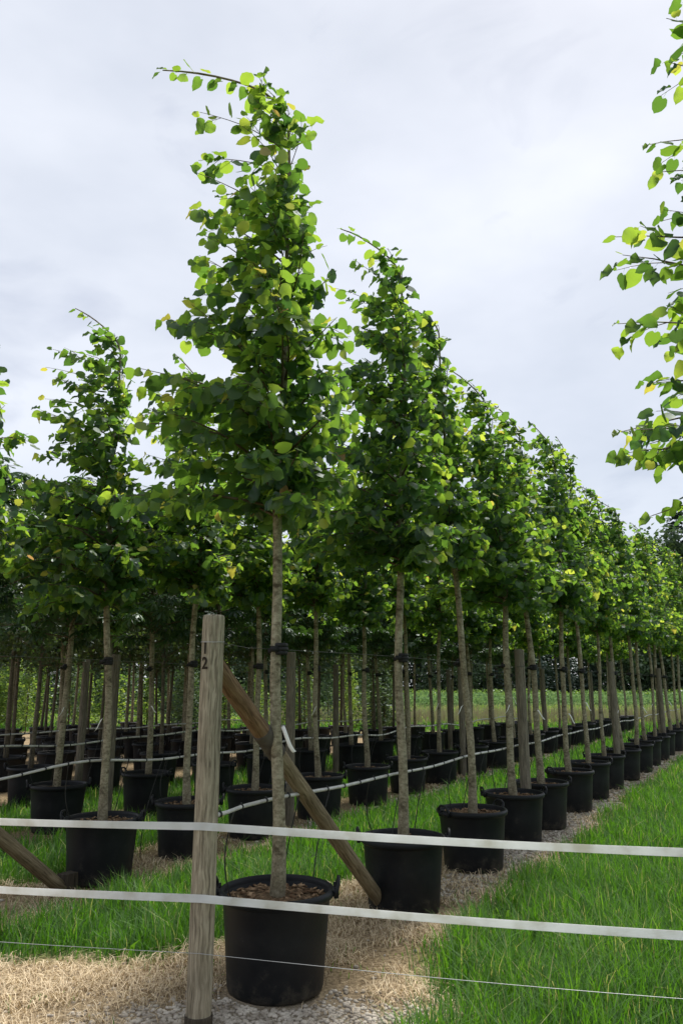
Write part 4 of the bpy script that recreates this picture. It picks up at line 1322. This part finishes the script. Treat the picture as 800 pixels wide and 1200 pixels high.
def hedge(y, x0, x1, h, w, mat, seed, label):
    rs = np.random.RandomState(seed)
    n = int((x1 - x0) * 60)
    x = rs.uniform(x0, x1, n); u = rs.uniform(-1, 1, n); hh = h * (.75 + .45 * vnoise(x * .9 + seed, x * 0 + seed))
    z = hh * rs.rand(n) ** .6 * np.sqrt(np.clip(1 - .6 * u * u, 0, 1))
    D = dict(pos=np.stack([x, y + u * w / 2, z], 1), ax=rs.normal(0, 1, (n, 3)), nr=rs.normal(0, .5, (n, 3)) + [0, -.2, .9], size=rs.uniform(.16, .34, n), tint=rs.rand(n))
    o = mesh_obj('crop_row', leaf_mesh('crop_row', D, SLEAF, M[mat]))
    tag(o, label, 'crop row', 'low crop rows of the far field')
for j, y in enumerate((62, 66, 70, 74)):
    hedge(y, -36, 62, .95, 2.2, 'pale_crop', 200 + j, 'low pale green crop row, %s beyond the sapling plot' % ORD[j])
for j, y in enumerate((80, 86, 93)):
    hedge(y, -42, 72, 1.15, 2.4, 'green_crop', 220 + j, 'low bright green crop row, %s beyond the pale crop rows' % ORD[j])

# forest
def spruce(seed, H=20.0):
    rs = np.random.RandomState(seed)
    tr = Geo(); tr.add(*tube([(0, 0, z) for z in np.linspace(-.2, H, 8)], np.linspace(.28, .03, 8), 7))
    D = dict(pos=[], ax=[], nr=[], size=[], tint=[])
    z = 1.0
    while z < H:
        f = z / H; Rr = (1 - f) ** .85 * H * .19 + .25
        for k in range(11):
            a = rs.uniform(0, 6.28); r1 = Rr * rs.uniform(.65, 1.15)
            for q in np.linspace(.15, 1, max(3, int(r1 / .42))):
                c = np.array([math.cos(a) * r1 * q, math.sin(a) * r1 * q, z - r1 * q * .22 + rs.uniform(-.12, .12)])
                D['pos'].append(c); D['ax'].append(np.array([math.cos(a + rs.uniform(-.7, .7)), math.sin(a + rs.uniform(-.7, .7)), rs.uniform(-.7, .1)])); D['nr'].append(np.array([0, 0, 1]) + rs.normal(0, .35, 3))
                D['size'].append(rs.uniform(.4, .8)); D['tint'].append(rs.rand())
        z += H / 38
    return tr.mesh('trunk', M['bark_dark'], True), leaf_mesh('crown', {k: np.array(v) for k, v in D.items()}, SLEAF, M['conifer'])

def broad(seed, H=17.0):
    rs = np.random.RandomState(seed)
    tr = Geo(); P = [(.15 * math.sin(z), .1 * math.sin(z * .7), z) for z in np.linspace(-.2, H * .7, 8)]
    tr.add(*tube(P, np.linspace(.3, .08, 8), 8))
    D = dict(pos=[], ax=[], nr=[], size=[], tint=[])
    for k in range(74):
        f = rs.rand() ** 1.15; a = rs.uniform(0, 6.28)
        rr = H * .24 * np.interp(f, [0, .3, .7, 1], [.7, 1, .85, .25]) * math.sqrt(rs.rand())
        c = np.array([math.cos(a) * rr, math.sin(a) * rr, H * (.05 + .90 * f)])
        if k < 14: tr.add(*tube([P[min(7, int(f * 7))], tuple(c)], [.07, .02], 5, False))
        q = rs.normal(0, 1, (60, 3)); q /= np.linalg.norm(q, axis=1)[:, None]
        q *= (rs.rand(60) ** .4)[:, None] * H * .075 * rs.uniform(.7, 1.3)
        for p in q:
            D['pos'].append(c + p); D['ax'].append(rs.normal(0, 1, 3)); D['nr'].append(p + np.array([0, 0, .8]) + rs.normal(0, .4, 3)); D['size'].append(rs.uniform(.3, .6)); D['tint'].append(rs.rand())
    return tr.mesh('trunk', M['bark_dark'], True), leaf_mesh('crown', {k: np.array(v) for k, v in D.items()}, SLEAF, M['forest'])
SP = [spruce(1), spruce(2)]; BR = [broad(1), broad(2), broad(3)]
rs = np.random.RandomState(12)
for d, step, x0, x1, sz in ((100, 4.2, -10, 78, .62), (106, 4.4, -20, 84, .85), (114, 4.8, -20, 90, 1.0), (50, 3.0, -34, -3, .40), (55, 3.2, -36, 0, .55)):
    near = d < 60
    for x in np.arange(x0, x1, step):
        con = rs.rand() < (.45 if not near else .2)
        v = SP[rs.randint(2)] if con else BR[rs.randint(3)]
        o = empty('spruce_tree' if con else 'forest_tree', (x + rs.uniform(-1.2, 1.2), d + rs.uniform(-2, 2), 0), rs.uniform(0, 6.28))
        s = rs.uniform(.8, 1.05) * sz * (1.4 if x > 36 else 1.0)
        o.scale = (s * 1.15, s * 1.15, s)
        mesh_obj('trunk', v[0], o); tag(mesh_obj('crown', v[1], o), kind='stuff')
        where = 'of the tree belt close behind the young green shrubs' if near else 'of the forest edge beyond the far field'
        tag(o, ('dark spruce ' if con else 'dark broadleaf tree ') + where, 'tree', ('spruces ' if con else 'broadleaf trees ') + where)
